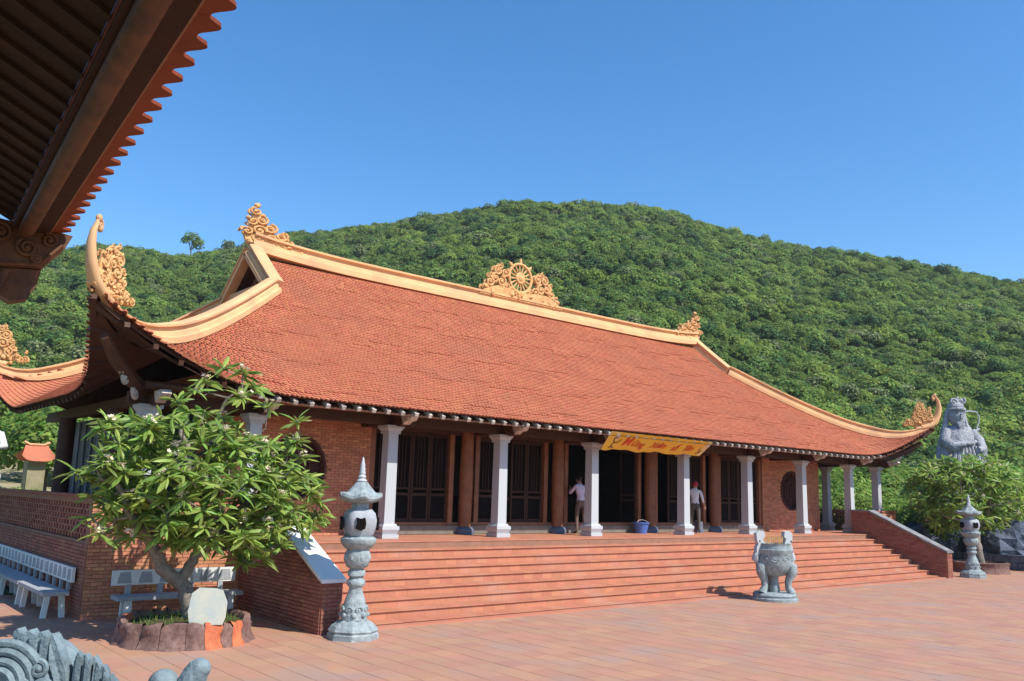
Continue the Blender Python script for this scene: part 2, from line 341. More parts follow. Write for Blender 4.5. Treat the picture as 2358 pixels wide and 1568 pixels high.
# ------------------------------------------------------------------ temple
tp = thing('temple', 'long red brick temple hall under a sweeping orange tiled roof', 'temple', (0, 6, 0))
YC, HX, YE, D0 = 6.0, 15.65, -.9, 5.15                    # ridge y, eave half length, eave y, depth of hip
HY = 6.9
def prof(d): D = HY-d; return 7.9-.8187*D+.0172*D*D
def amp(d): return 1.5*math.exp(-max(d, 0)/.6)
def lift(d, a):
    q = max(0., 1-max(a, 0)/4.6); return amp(d)*q**3.4
def flare(d, a):
    q = max(0., 1-max(a, 0)/4.6); return .95*math.exp(-d/1.2)*q**3
def hxw(d): return HX-d if d < D0 else HX-D0
def hyw(d): return HY-d                                  # half depth at distance d from the side eave
def roofpt(side, t, d, dz=0):
    """side 0 front, 1 back, 2 left, 3 right; t metres along the eave from the middle; d plan distance in from the eave"""
    if side < 2:
        w = hxw(d); a = w-abs(t); s = 1 if t > 0 else -1; f = flare(d, a)*(1 if d < D0 else 0)
        x, y = t+s*f*max(0, 1-a/4.6), YE+d-f
        if side == 1: y = 2*YC-y
    else:
        w = hyw(d*1.0); a = w-abs(t); s = 1 if t > 0 else -1; f = flare(d, a)
        y, x = YC+t+s*f*max(0, 1-a/4.6), HX-d+f
        if side == 2: x = -x
    if y > YC+1.75: y = YC+1.75+(y-YC-1.75)*.38
    return Vector((x, y, prof(d)+(lift(d, a) if d < D0 or side > 1 else 0)+dz))
def roofgrid(side, d1, na, nd, dz):
    vs = []
    for j in range(nd+1):
        d = d1*j/nd; w = hxw(d) if side < 2 else hyw(d)
        for i in range(na+1):
            u = -1+2*i/na; u = math.copysign(abs(u)**.8, u); vs.append(roofpt(side, u*w, d, dz))
    fs = [(j*(na+1)+i, j*(na+1)+i+1, (j+1)*(na+1)+i+1, (j+1)*(na+1)+i) for j in range(nd) for i in range(na)]
    return vs, fs
rb = MB()
for side in range(4):
    d1 = HY if side < 2 else D0
    for dz in (-.03, -.2):
        v, f = roofgrid(side, d1, 60, 14, dz)
        if side in (1, 2): f = [tuple(reversed(q)) for q in f]
        rb.add(v, f if dz > -.1 else [tuple(reversed(q)) for q in f], smooth=True)
roof = rb.build('roof', M['wood'], tp)
# clay tiles
def tiles(side, w, ex, name='roof_tiles'):
    V = []; Fc = []; Tn = []; d1 = HY-.1 if side < 2 else D0-.05; rows = int(d1/ex); n = 0
    for j in range(-1, rows):
        d = (j+.35)*ex; ww = (hxw(max(d, 0)) if side < 2 else hyw(max(d, 0))); k0 = int(ww/w)
        slope = math.hypot(1, .6); wob = .02*math.sin(j*1.7)
        for k in range(-k0-1, k0+2):
            t = (k+.5*(j % 2))*w+wob
            if abs(t) > ww-.02: continue
            dd = max(d, 0); p = roofpt(side, t, dd); 
            if d < 0: q0 = roofpt(side, t, .12); p = p+(p-q0).normalized()*(-d)
            px = roofpt(side, t+.05, dd)-roofpt(side, t-.05, dd); px.normalize()
            pu = roofpt(side, t, dd+.1)-roofpt(side, t, dd); pu.normalize()
            nn = px.cross(pu); 
            if nn.z < 0: nn = -nn
            j1 = random.gauss(0, .004); lo = .030+random.gauss(0, .003)+(.011 if (side == 0 and math.sin(j*12.9898+.3*math.sin(t*2.1+j)) > .55 and math.sin(t*1.15+j*2.3)+.5*math.sin(t*2.9+j*5) > .75) else 0)+.002*math.sin(t*1.7+j*.9)*math.sin(j*.7-t*.4); h = w*.47
            L_ = ex*1.25+.02
            P = [p+px*-h+pu*L_*.35+nn*(lo-.012), p+px*-h*.5+pu*(-.005)+nn*lo, p+px*j1+pu*(-.022)+nn*lo, p+px*h*.5+pu*(-.005)+nn*lo, p+px*h+pu*L_*.35+nn*(lo-.012), p+px*h+pu*L_+nn*.004, p-px*h+pu*L_+nn*.004]
            P += [q-nn*.034 for q in P[:5]]
            V += [tuple(q) for q in P]; b = n*12
            Fc += [(b, b+1, b+2, b+3, b+4, b+5, b+6), (b, b+7, b+8, b+1), (b+1, b+8, b+9, b+2), (b+2, b+9, b+10, b+3), (b+3, b+10, b+11, b+4)]
            r = random.random()*.999+.0005; Tn += [r]*5; n += 1
    me = bpy.data.meshes.new(name); me.from_pydata(V, [], Fc); me.materials.append(M['rooftile'])
    a = me.attributes.new('tint', 'FLOAT', 'FACE'); a.data.foreach_set('value', Tn); me.update()
    obj(name, me, roof, kind='stuff')
tiles(0, .115, .09); tiles(2, .12, .10); tiles(1, .3, .25); tiles(3, .2, .2)
# ridge band and hip bands: stepped plaster mouldings
def band(mb, pts, sect, tap=None):
    """sweep a cross section [(side, height)] along pts, upright"""
    pts = [Vector(p) for p in pts]; n = len(sect); vs = []
    for i, p in enumerate(pts):
        d = pts[min(i+1, len(pts)-1)]-pts[max(i-1, 0)]; sd = Vector((d.y, -d.x, 0)).normalized(); up = sd.cross(d).normalized(); up = up if up.z > 0 else -up
        k = tap[i] if tap else 1
        for a, b in sect: vs.append(p+sd*a*k+up*b*k)
    fs = [(i*n+k, i*n+(k+1) % n, (i+1)*n+(k+1) % n, (i+1)*n+k) for i in range(len(pts)-1) for k in range(n)]
    fs += [tuple(range(n))[::-1], tuple((len(pts)-1)*n+k for k in range(n))]
    return mb.add(vs, fs)
SEC = [(-.26, -.12), (-.26, .05), (-.19, .08), (-.17, .20), (-.11, .23), (-.11, .34), (-.20, .36), (-.20, .42), (-.08, .46), (.08, .46), (.20, .42), (.20, .36), (.11, .34), (.11, .23), (.17, .20), (.19, .08), (.26, .05), (.26, -.12)]
zR = prof(HY)
rp = [(-10.55+21.1*i/40, YC, zR+.02+.22*abs(-1+2*i/40)**6) for i in range(41)]
band(MB(), rp, [(a, b*1.0) for a, b in SEC]).build('ridge_band', M['plaster'], roof)
HS = [(a*.85, b*.74) for a, b in SEC]
for sx in (-1, 1):
    for sy in (0, 1):
        pts = []
        for i in range(26):
            d = D0*(1-i/25.); p = roofpt(sy, sx*hxw(d), d, .04); pts.append(p)
        band(MB(), pts, HS, [min(1, .38+.62*(D0*(1-i/25.))/1.3) for i in range(26)]).build('hip_band', M['plaster'], roof)
    # gable: triangle recessed behind plaster raking bands
    xg = sx*(HX-D0); gz = prof(D0); g0, g1 = YC-hyw(D0)+.1, YC+hyw(D0)-.1
    gb = MB().prism([(g0, gz-.1), (g1, gz-.1), (YC, zR-.25)], (xg-sx*.62, 0, 0), (0, 1, 0), (0, 0, 1), .12).build('gable', M['wood'], roof)
    MB().prism([(g0+.45, gz+.05), (g1-.45, gz+.05), (YC, zR-.62)], (xg-sx*.5, 0, 0), (0, 1, 0), (0, 0, 1), .03).build('gable_vent', M['latticewood'], roof)
    for s2 in (-1, 1):
        yb = YC+s2*(hyw(D0)-.05)
        q = [(xg-sx*.02, yb+(YC-yb)*k/10, prof(D0+(HY-D0)*k/10)+.02) for k in range(11)]
        band(MB(), q, [(a*.95, b*.75) for a, b in SEC]).build('gable_band', M['plaster'], roof)
        q = [(xg-sx*.38, yb+(YC-yb)*k/10, prof(D0+(HY-D0)*k/10)-.22) for k in range(11)]
        band(MB(), q, [(-.03, -.22), (-.03, .1), (.03, .1), (.03, -.22)]).build('barge_board', M['woodred'], roof)
    MB().box((xg, YC, gz+.16), (.2, 2*hyw(D0), .34)).build('gable_sill', M['plaster'], roof)

# carved ornaments
def cluster(mb, frm, spec, dep=.09):
    """scrolls in the frame frm = (origin, ax, ay); spec: (x, y, r, turns, start deg, flip)"""
    o, ax, ay = [Vector(q) for q in frm]; n = ax.cross(ay).normalized()
    for x, y, r, tn, s0, fl in spec:
        for off in (-dep*.5, dep*.5):
            spiral(mb, o+ax*x+ay*y+n*off, ax, ay, r, tn, max(.018, r*.25), R(s0), fl, n=16, nk=6)
def bumps(mb, frm, pts, r, dep=.12, jit=.25):
    o, ax, ay = [Vector(q) for q in frm]; n = ax.cross(ay).normalized()
    for x, y in pts:
        rr = r*random.uniform(.6, 1.25)
        mb.blob(o+ax*(x+random.gauss(0, r*.3))+ay*(y+random.gauss(0, r*.3))+n*random.uniform(-dep, dep), rr, 7, 5, jit)
# ridge end finials: rising scroll mass leaning outwards
for sx in (-1, 1):
    mb = MB(); fr = ((sx*10.5, YC, zR+.30), (-sx, 0, 0), (0, 0, 1))
    out = [(-.22, 0), (1.55, 0), (1.5, .16), (1.05, .34), (.85, .62), (.62, .72), (.45, 1.0), (.2, 1.35), (.05, 1.62), (-.08, 1.66), (-.12, 1.3), (-.2, .8), (-.34, .45)]
    mb.prism([(a*.86+.02, b*.84) for a, b in (out if sx < 0 else out[::-1])], fr[0], fr[1], fr[2], .10)
    cluster(mb, fr, [(.0, 1.38, .17, 1.5, 90, 1), (.16, 1.05, .18, 1.5, 60, -1), (-.08, .95, .15, 1.4, 200, 1), (.42, .78, .2, 1.6, 90, -1), (.12, .62, .2, 1.5, 0, 1), (-.2, .5, .17, 1.4, 180, -1), (.74, .56, .19, 1.6, 60, -1), (.45, .4, .18, 1.5, 200, 1), (.9, .26, .2, 1.5, 60, -1), (.12, .25, .18, 1.4, 120, 1), (.62, .15, .15, 1.4, 0, 1), (1.25, .16, .16, 1.5, 90, -1)], .2)
    bumps(mb, fr, [(random.uniform(-.2, 1.3), random.uniform(.02, .22)) for _ in range(34)], .085)
    bumps(mb, fr, [(0, 1.6), (.02, 1.7), (.22, 1.28), (.5, .98), (.86, .76), (-.3, .62), (-.2, 1.1), (.95, .5), (1.1, .4)], .075)
    mb.scale((sx*10.5, YC, zR+.34), (1.15, 1, .74)); mb.build('ridge_finial', M['carve'], roof)
# dharma wheel in the middle of the ridge
orn = MB(); fr = ((0, YC, zR+.42), (1, 0, 0), (0, 0, 1))
orn.prism([(-2.05, -.1), (2.05, -.1), (1.7, .16), (1.2, .34), (.5, .3), (0, .24), (-.5, .3), (-1.2, .34), (-1.7, .16)], fr[0], fr[1], fr[2], .34)
for s in (-1, 1):
    cluster(orn, fr, [(s*.98, .55, .22, 1.5, 90, s), (s*1.28, .62, .2, 1.5, 90, -s), (s*.82, .93, .2, 1.5, 60, s), (s*1.15, .95, .19, 1.6, 90, -s), (s*1.52, .45, .2, 1.5, 90, s), (s*1.05, 1.15, .13, 1.4, 90, s), (s*1.75, .22, .17, 1.4, 60, s), (s*.72, .4, .18, 1.4, 180, -s), (s*1.45, .75, .13, 1.4, 30, s)], .2)
bumps(orn, fr, [(random.uniform(-1.95, 1.95), random.uniform(-.02, .22)) for _ in range(80)], .10, .17)
orn.scale((0, YC, zR+.42), (1, 1, .95)); orn.build('ridge_ornament', M['carve'], roof)
whl = MB(); cz = zR+.42+.82; rr = .55
whl.tube([(rr*math.cos(a), YC, cz+rr*math.sin(a)) for a in np.linspace(0, 2*math.pi, 41)], .06, 8)
whl.tube([(.17*math.cos(a), YC, cz+.17*math.sin(a)) for a in np.linspace(0, 2*math.pi, 17)], .07, 8); whl.blob((0, YC, cz), (.17, .12, .17))
for k in range(8):
    a = math.pi/8+k*math.pi/4+math.pi/8; whl.tube([(rr*math.cos(a), YC, cz+rr*math.sin(a)), ((rr+.12)*math.cos(a), YC, cz+(rr+.12)*math.sin(a)), ((rr+.24)*math.cos(a), YC, cz+(rr+.24)*math.sin(a))], [.05, .075, .012], 6)
wo = whl.build('wheel', M['carve'], roof)
for k in range(16):
    a = k*math.pi/8+.1; MB().tube([(.2*math.cos(a), YC, cz+.2*math.sin(a)), (.36*math.cos(a), YC, cz+.36*math.sin(a)), (.52*math.cos(a), YC, cz+.52*math.sin(a))], [.018, .034, .025], 6).build('wheel_spoke', M['carve'], roof)
# corner horns and scrolls above the hips
for sx in (-1, 1):
    for sy in (0, 1):
        P0 = roofpt(sy, sx*hxw(0), 0, .1); P1 = roofpt(sy, sx*hxw(1.5), 1.5, .1); dr = (P0-P1); dr.z = 0; dr.normalize()
        fr = (P0, dr, Vector((0, 0, 1))); o, ax, ay = fr
        g = lambda u, h: o+ax*u+ay*h
        hp = [(-1.35, -.50), (-.9, -.42), (-.45, -.26), (-.12, .02), (.1, .45), (.2, .95), (.16, 1.35), (.02, 1.62)]
        hm = MB(); hm.tube([g(*q) for q in hp], [.14, .22, .27, .26, .22, .18, .13, .09], 10, squash=.7)
        spiral(hm, g(-.12, 1.62), ax, ay, .15, 1.5, .06, 0, 1); hm.blob(g(-.04, 1.78), (.1, .1, .12)); hm.blob(g(-.16, 1.5), (.09, .09, .12))
        hm.scale(P0, .62); hm.build('corner_horn', M['plaster'], roof)
        cl = MB()
        cluster(cl, fr, [(-.42, .62, .16, 1.4, 90, 1), (-.38, .9, .12, 1.4, 90, 1), (-.78, .2, .2, 1.5, 90, -1), (-1.02, .48, .22, 1.6, 60, 1), (-.8, .72, .2, 1.5, 120, -1), (-1.12, .88, .19, 1.5, 90, 1), (-.92, 1.1, .15, 1.5, 90, -1), (-1.25, .1, .2, 1.5, 90, 1), (-.42, .2, .18, 1.5, 0, 1), (-1.65, -.12, .17, 1.5, 90, -1), (-1.36, .62, .13, 1.4, 200, 1), (-1.0, 1.28, .1, 1.4, 90, 1), (-1.95, -.2, .14, 1.5, 60, 1), (-1.45, .3, .15, 1.5, 90, -1), (-.6, .45, .13, 1.4, 30, 1), (-.25, .05, .12, 1.4, 90, 1)], .2)
        cl.tube([g(-.3, .0), g(-.32, .4), g(-.4, .8), g(-.36, 1.0)], [.09, .08, .07, .05], 7)
        cl.prism([(-2.1, -.30), (-.1, -.2), (-.2, .2), (-.55, .35), (-.7, .95), (-.9, 1.15), (-1.1, 1.0), (-1.3, .45), (-1.7, .0)], o, ax, ay, .09)
        bumps(cl, fr, [(random.uniform(-2.0, -.1), random.uniform(-.3, .12)) for _ in range(50)], .085, .12)
        bumps(cl, fr, [(random.uniform(-1.5, -.25), random.uniform(-.32, .3)-.1) for _ in range(46)], .075, .1)
        bumps(cl, fr, [(random.uniform(-1.3, -.75), random.uniform(.2, 1.3)) for _ in range(30)], .06, .08)
        cl.scale(P0+Vector((0, 0, -.1)), (.66, .66, .62)); cl.build('corner_scroll', M['carve'], roof)
# rafter ends under the eave
RM = MB().box((0, .27, -.01), (.10, .62, .095)).mesh('rafter', M['woodpale'])  # front rafters pale all over to paint the sun on their ends
RMD = RM.copy(); RMD.materials[0] = M['wood']
def rafters(side, half, step):
    t = -half
    while t <= half:
        p = roofpt(side, t, .03, -.155); q = roofpt(side, t, .6, -.155); v = (q-p); n = v.normalized(); x = n.cross(Vector((0, 0, 1))).normalized(); z = x.cross(n)
        obj('rafter', RM if side == 0 and abs(t) < 13.4 else RMD, roof, frame(p, x, n, z)); t += step
rafters(0, 15.6, .39); rafters(2, 6.8, .39); rafters(3, 6.8, .8)
fb = MB()
for side in (0, 2, 3):
    n = 90; w = hxw(0) if side == 0 else hyw(0)
    for k in range(n):
        t0, t1 = -w+2*w*k/n, -w+2*w*(k+1)/n
        a, b = roofpt(side, t0, .09, -.03), roofpt(side, t1, .09, -.03); h = Vector((0, 0, -.075))
        a2, b2 = roofpt(side, t0, .12, -.03), roofpt(side, t1, .12, -.03)
        fb.add([a, b, b+h, a+h, a2, b2, b2+h, a2+h], [(0, 1, 2, 3), (4, 7, 6, 5), (3, 2, 6, 7), (0, 4, 5, 1)])
fb.build('eave_board', M['wood'], roof)

# columns
CX = [2.13, 5.65, 9.16, 12.68, 14.95]; XS = [-c for c in CX[::-1]]+CX
sm = .155
shm = MB().box((sm, sm, 1.43), (.295, .295, 2.18), taper=.92).mesh('column', M['stonelight'])
bm_ = MB()
for z0, z1, w0, w1 in ((0, .10, .46, .46), (.10, .21, .38, .48), (.21, .29, .48, .47), (.29, .345, .40, .35)):
    bm_.box((sm, sm, (z0+z1)/2), (w0, w0, z1-z0), taper=w1/w0)
bsm = bm_.mesh('base', M['stonelight'])
cm_ = MB()
for z0, z1, w0, w1 in ((2.5, 2.54, .35, .36), (2.54, 2.63, .33, .44), (2.63, 2.70, .47, .47)): cm_.box((sm, sm, (z0+z1)/2), (w0, w0, z1-z0), taper=w1/w0)
cpm = cm_.mesh('capital', M['stonelight'])
def column(x, y):
    c = obj('column', shm, tp, T((x, y, 0))); obj('base', bsm, c, T((x, y, 0))); obj('capital', cpm, c, T((x, y, 0)))
for x in XS: column(x, 0)
for y in (2.1, 5.2, 8.0): column(14.61, y)
for y in (2.1, 6.3): MB().lathe([(.20, 0), (.20, 2.72)], (-14.85, y, 0), 14).build('side_pillar', M['wood'], tp)  # dark wood colour stands in for the shade on these left columns
gp = MB().box((-14.25, 5.6, 1.36), (.08, 5.6, 2.72)).build('gallery_screen', M['navy'], tp)
for k in range(9): MB().box((-14.31, 3.0+k*.62, 1.38), (.03, .045, 2.6)).build('mullion', M['granite'], gp)
# beams, brackets
MB().box((0, .17, 2.83), (30.4, .2, .24)).build('beam', M['wood'], tp)
for sx in (-1, 1): MB().box((sx*14.78, 4.4, 2.83), (.2, 8.3, .24)).build('beam', M['wood'], tp)
MB().tube([(-15.1, -.5, 3.04), (15.1, -.5, 3.04)], .085, 10).build('purlin', M['wood'], tp)
for x in XS:
    b = MB().prism([(-.1, 2.72), (1.6, 2.72), (1.6, 2.98), (-.35, 2.92), (-.78, 2.93), (-.84, 2.86), (-.75, 2.80), (-.6, 2.79), (-.45, 2.70), (-.25, 2.66)], (x+.17, 0, 0), (0, 1, 0), (0, 0, 1), .16).build('bracket', M['wood'], tp)
    e = MB(); e.prism([(-.50, 2.70), (-.38, 2.93), (-.80, 2.945), (-.87, 2.87), (-.77, 2.78), (-.62, 2.77)][::-1], (x+.17, 0, 0), (0, 1, 0), (0, 0, 1), .19)
    spiral(e, (x+.07, -.69, 2.86), (0, 1, 0), (0, 0, 1), .07, 1.3, .022, 0, 1); e.build('bracket_end', M['woodpale'], b)
# corner bracket arms on the diagonals
for sx in (-1, 1):
    a, b = Vector((sx*14.8, .2, 2.9)), Vector((sx*16.15, -1.35, 3.75))
    cb = MB().tube([a, a.lerp(b, .4)+Vector((0, 0, -.12)), a.lerp(b, .75)+Vector((0, 0, -.12)), b], [.14, .15, .13, .09], 6).build('corner_bracket', M['wood'], tp)
    e = MB(); dx = (b-a).normalized()
    spiral(e, a.lerp(b, .55)+Vector((0, -.02, -.25)), dx, Vector((0, 0, 1)), .16, 1.5, .05, 0, 1); spiral(e, a.lerp(b, .3)+Vector((0, -.02, -.28)), dx, Vector((0, 0, 1)), .13, 1.5, .045, 1, -1)
    e.build('bracket_end', M['woodpale'], cb)
# brick facade walls with round windows
def roundwall(x0, x1, y, wc, wr, z1, sx):
    wl = MB(); n = 48; t = .22
    def ring(yy):
        inn, outp = [], []
        for k in range(n):
            a = 2*math.pi*k/n; c, s = math.cos(a), math.sin(a); inn.append((wc[0]+wr*c, yy, wc[1]+wr*s))
            fx = ((x1-wc[0]) if c > 0 else (wc[0]-x0)); fz = ((z1-wc[1]) if s > 0 else wc[1]); q = min(fx/abs(c) if abs(c) > 1e-6 else 9e9, fz/abs(s) if abs(s) > 1e-6 else 9e9)
            outp.append((wc[0]+q*c, yy, wc[1]+q*s))
        return inn, outp
    i0, o0 = ring(y); i1, o1 = ring(y+t)
    V = i0+o0+i1+o1; f = []
    for k in range(n):
        j = (k+1) % n; f += [(k, n+k, n+j, j), (2*n+k, 2*n+j, 3*n+j, 3*n+k), (k, j, 2*n+j, 2*n+k), (n+k, 3*n+k, 3*n+j, n+j)]
    o = wl.add(V, f).build('brick_wall', M['mortar'], tp)
    brickwall(o, 'x', y, x0+.003, x1-.003, .0, z1, M['brick'], -1, skip=lambda a, z, h: math.hypot(max(0, abs(a-wc[0])-h*.5), z-wc[1]) < wr+.03, cap=300, depth=.02)
    wn = MB(); wn.tube([(wc[0]+(wr+.01)*math.cos(a), y-.02, wc[1]+(wr+.01)*math.sin(a)) for a in np.linspace(0, 2*math.pi, 49)], .045, 6)
    wo_ = wn.build('round_window', M['latticewood'], tp)
    bk = MB(); bk.lathe([(wr, -.01), (wr, .01)], (0, 0, 0), 40); bk.v = [(wc[0]+p[0], y+.16+p[2], wc[1]+p[1]) for p in bk.v]; bk.build('shutter', M['latticewood'], wo_)
    lt = MB(); U = wr
    for dx in (-.36, -.18, 0, .18, .36): lt.box((wc[0]+dx*U/.72, y+.07, wc[1]), (.03, .04, 2*math.sqrt(max(.01, U*U-(dx*U/.72)**2))))
    for dz in (-.45, -.3, -.15, 0, .15, .3, .45): lt.box((wc[0], y+.075, wc[1]+dz*U/.72), (2*math.sqrt(max(.01, U*U-(dz*U/.72)**2)), .035, .03))
    lt.tube([(wc[0]+.36*U/.72*math.cos(a), y+.05, wc[1]+.36*U/.72*math.sin(a)) for a in np.linspace(0, 2*math.pi, 33)], .022, 6)
    lt.build('lattice', M['latticewood'], wo_)
roundwall(8.75, 12.83, 1.5, (10.78, 1.58), .73, 3.9, 1)
roundwall(-12.83, -8.75, 1.5, (-10.78, 1.62), .73, 3.9, -1)
for sx in (-1, 1):
    sw = MB().box((sx*12.74, 5.0, 1.9), (.16, 6.5, 3.8)).build('side_wall', M['brick'], tp)
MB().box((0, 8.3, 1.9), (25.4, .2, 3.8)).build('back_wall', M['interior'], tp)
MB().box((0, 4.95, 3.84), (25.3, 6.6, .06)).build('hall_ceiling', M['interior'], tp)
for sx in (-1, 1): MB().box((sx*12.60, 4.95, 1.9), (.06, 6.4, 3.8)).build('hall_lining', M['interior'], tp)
# blue-green doors on the left side of the hall
for k in range(4):
    dl = MB().box((-12.86, 3.2+k*1.15, 1.5), (.05, 1.05, 2.9)).build('side_door', M['bluegrey'], tp)
# hall front: threshold, pillars, doors
MB().box((0, 1.62, .12), (17.4, .34, .22)).build('threshold', M['sill'], tp)
MB().box((0, 1.62, .275), (17.4, .2, .09)).build('sill_rail', M['woodred'], tp)
MB().box((0, 1.66, 3.32), (17.45, .14, 1.16)).build('head_panel', M['woodred'], tp)
MB().box((0, 1.58, 2.79), (17.45, .2, .16)).build('head_beam', M['wood'], tp)
pim = MB().lathe([(.17, .2), (.19, .9), (.195, 1.6), (.17, 2.85)], n=16).mesh('pillar', M['woodred'])
pfm = MB().lathe([(.27, 0), (.29, .07), (.27, .14), (.21, .2)], n=16).mesh('foot', M['bluegrey'])
for x in (-5.65, -2.13, 2.13, 5.65): 
    p_ = obj('pillar', pim, tp, T((x, 1.45, 0))); obj('foot', pfm, p_, T((x, 1.45, 0)))
for x in (-8.66, -5.2, -6.1, -2.55, -1.7, 1.7, 2.55, 5.2, 6.1, 8.66): MB().box((x, 1.6, 1.52), (.15, .14, 2.42)).build('door_post', M['woodred'], tp)
def doorleaf(x, y, rz, w=.68):
    f = MB(); mt = T((x, y, 0)) @ Matrix.Rotation(rz, 4, 'Z')
    for a in (0.035, w-.035): f.boxm(mt @ T((a, 0, 1.51)), (.06, .05, 2.38))
    for z, h in ((.36, .1), (1.05, .07), (1.2, .05), (2.65, .1)): f.boxm(mt @ T((w/2, 0, z)), (w-.14, .045, h))
    for a in (.33, .5, .67): f.boxm(mt @ T((w*a, 0, 1.92)), (.022, .03, 1.38))
    o = f.build('door_leaf', M['doorwood'], tp)
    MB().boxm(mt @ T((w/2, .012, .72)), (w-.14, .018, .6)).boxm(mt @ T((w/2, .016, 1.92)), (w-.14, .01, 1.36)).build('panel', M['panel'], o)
for a, b, op in ((-8.58, -6.18, 0), (-5.12, -2.63, 1), (-1.62, 1.62, 2), (2.63, 5.12, 3), (6.18, 8.58, 0)):
    w_ = (b-a)/4
    for k in range(4):
        if op == 2: 
            if k in (1, 2): continue
            doorleaf(a if k == 0 else b, 1.62, R(80 if k == 0 else 100), .62)
        elif op == 1 and k in (1,): doorleaf(a+w_*k, 1.64, R(62), w_-.01)
        elif op == 3 and k in (0,): doorleaf(a+w_*k, 1.64, R(70), w_-.01)
        else: doorleaf(a+w_*k+.005, 1.64, 0, w_-.01)
MB().box((-3.9, 2.3, 1.75), (.2, .02, .24)).build('paper_sheet', M['paper'], tp)
altar = thing('altar_table', 'dark wooden altar table deep inside the hall', 'table', (0, 7, 0))
MB().box((0, 7, .95), (3.2, 1, .1)).build('table_top', M['woodred'], altar)
for a in (-1.45, 1.45):
    for b in (6.6, 7.4): MB().box((a, b, .45), (.12, .12, .9)).build('leg', M['woodred'], altar)

# ------------------------------------------------------------------ banner
BA, BB, BC, BD = Vector((-2.33, -.96, 2.99)), Vector((2.40, -.96, 2.95)), Vector((2.36, -.42, 2.53)), Vector((-2.30, -.48, 2.50))
def bpt(u, v, off=0):
    p = BA.lerp(BB, u).lerp(BD.lerp(BC, u), v); n = (BB-BA).cross(BD-BA).normalized()
    if n.y > 0: n = -n
    return p+n*(.006+off)+n*(.035*math.sin(u*19+1)*v+.02*math.sin(u*43)*v)
bn = thing('banner', 'yellow cloth banner with red brush lettering hung under the eave', 'banner', BA)
g = MB(); nx, ny = 40, 6
V = [bpt(i/nx, j/ny) for j in range(ny+1) for i in range(nx+1)]; V2 = [bpt(i/nx, j/ny, -.008) for j in range(ny+1) for i in range(nx+1)]; K = (nx+1)*(ny+1)
fs = [(j*(nx+1)+i, (j+1)*(nx+1)+i, (j+1)*(nx+1)+i+1, j*(nx+1)+i+1) for j in range(ny) for i in range(nx)]
g.add(V+V2, fs+[tuple(K+q for q in f[::-1]) for f in fs]).build('cloth', M['banner'], bn)
def stroke(name, pts, r, m, parent=None):
    mb = MB()
    for i in range(len(pts)-1):
        (u0, v0), (u1, v1) = pts[i], pts[i+1]; a, b = bpt(u0, v0, .006), bpt(u1, v1, .006); d = (b-a); n = (BB-BA).cross(BD-BA).normalized(); s = d.cross(n).normalized()*r; e = d.normalized()*r*.5
        mb.add([a-s-e, b-s*.8+e, b+s*.8+e, a+s-e], [(0, 1, 2, 3)])
    return mb
fm = bpy.data.curves.new('lettering', 'FONT')
def text(s, u, v, size, m, sk=0, nm='lettering'):
    c = bpy.data.curves.new(nm, 'FONT'); c.body = s; c.size = size; c.shear = sk; c.extrude = .001; c.offset = .008; c.align_y = 'CENTER'
    o = bpy.data.objects.new(nm, c); S.collection.objects.link(o)
    p = bpt(u, v, .02); ax = (BB-BA).normalized(); ay = (BA-BD).normalized(); ay = (ay-ax*ay.dot(ax)).normalized(); az = ax.cross(ay)
    c.materials.append(m); dg = bpy.context.evaluated_depsgraph_get(); me = bpy.data.meshes.new_from_object(o.evaluated_get(dg)); bpy.data.objects.remove(o); wd, hg = (BB-BA).length, (BA-BD).length; me.vertices.foreach_set('co', [q for vtx in me.vertices for q in bpt(u+vtx.co.x/wd, v-vtx.co.y/hg-.06*vtx.co.x/wd*0, .010+vtx.co.z)]); me.update(); obj(nm, me, bn)
text('M', .155, .50, .50, M['redink'], .2); text('ừng', .245, .56, .33, M['redink'], .3); text('Xuân', .425, .56, .34, M['redink'], .3); text('số', .635, .60, .32, M['redink'], .3); text('Tân', .755, .58, .36, M['redink'], .3)
e_ = stroke('m', [(.05, .75), (.075, .5), (.06, .3), (.1, .2)], .03, None); e_.v += stroke('m', [(.07, .5), (.11, .55), (.13, .35)], .03, None).v
mo = MB()
for pts in ([(.055, .85), (.075, .6), (.06, .35), (.1, .2)], [(.07, .55), (.11, .6), (.135, .4)], [(.06, .75), (.1, .9)], [(.93, .5), (.95, .8), (.97, .6)], [(.93, .85), (.96, .7)]):
    q = stroke('m', pts, .028, None); mo.add(q.v, q.f)
mo.build('blossom_motif', M['brownink'], bn)
pe = MB()
for u0, u1 in ((.004, .085), (.955, .996)):
    pe.add([bpt(u0, .02, .002), bpt(u1, .02, .002), bpt(u1*.92+.0*u0 if u0 < .5 else u1, .97, .002), bpt(u0, .97, .002)], [(0, 3, 2, 1)])
pe.build('end_panel', M['bannerpale'], bn)

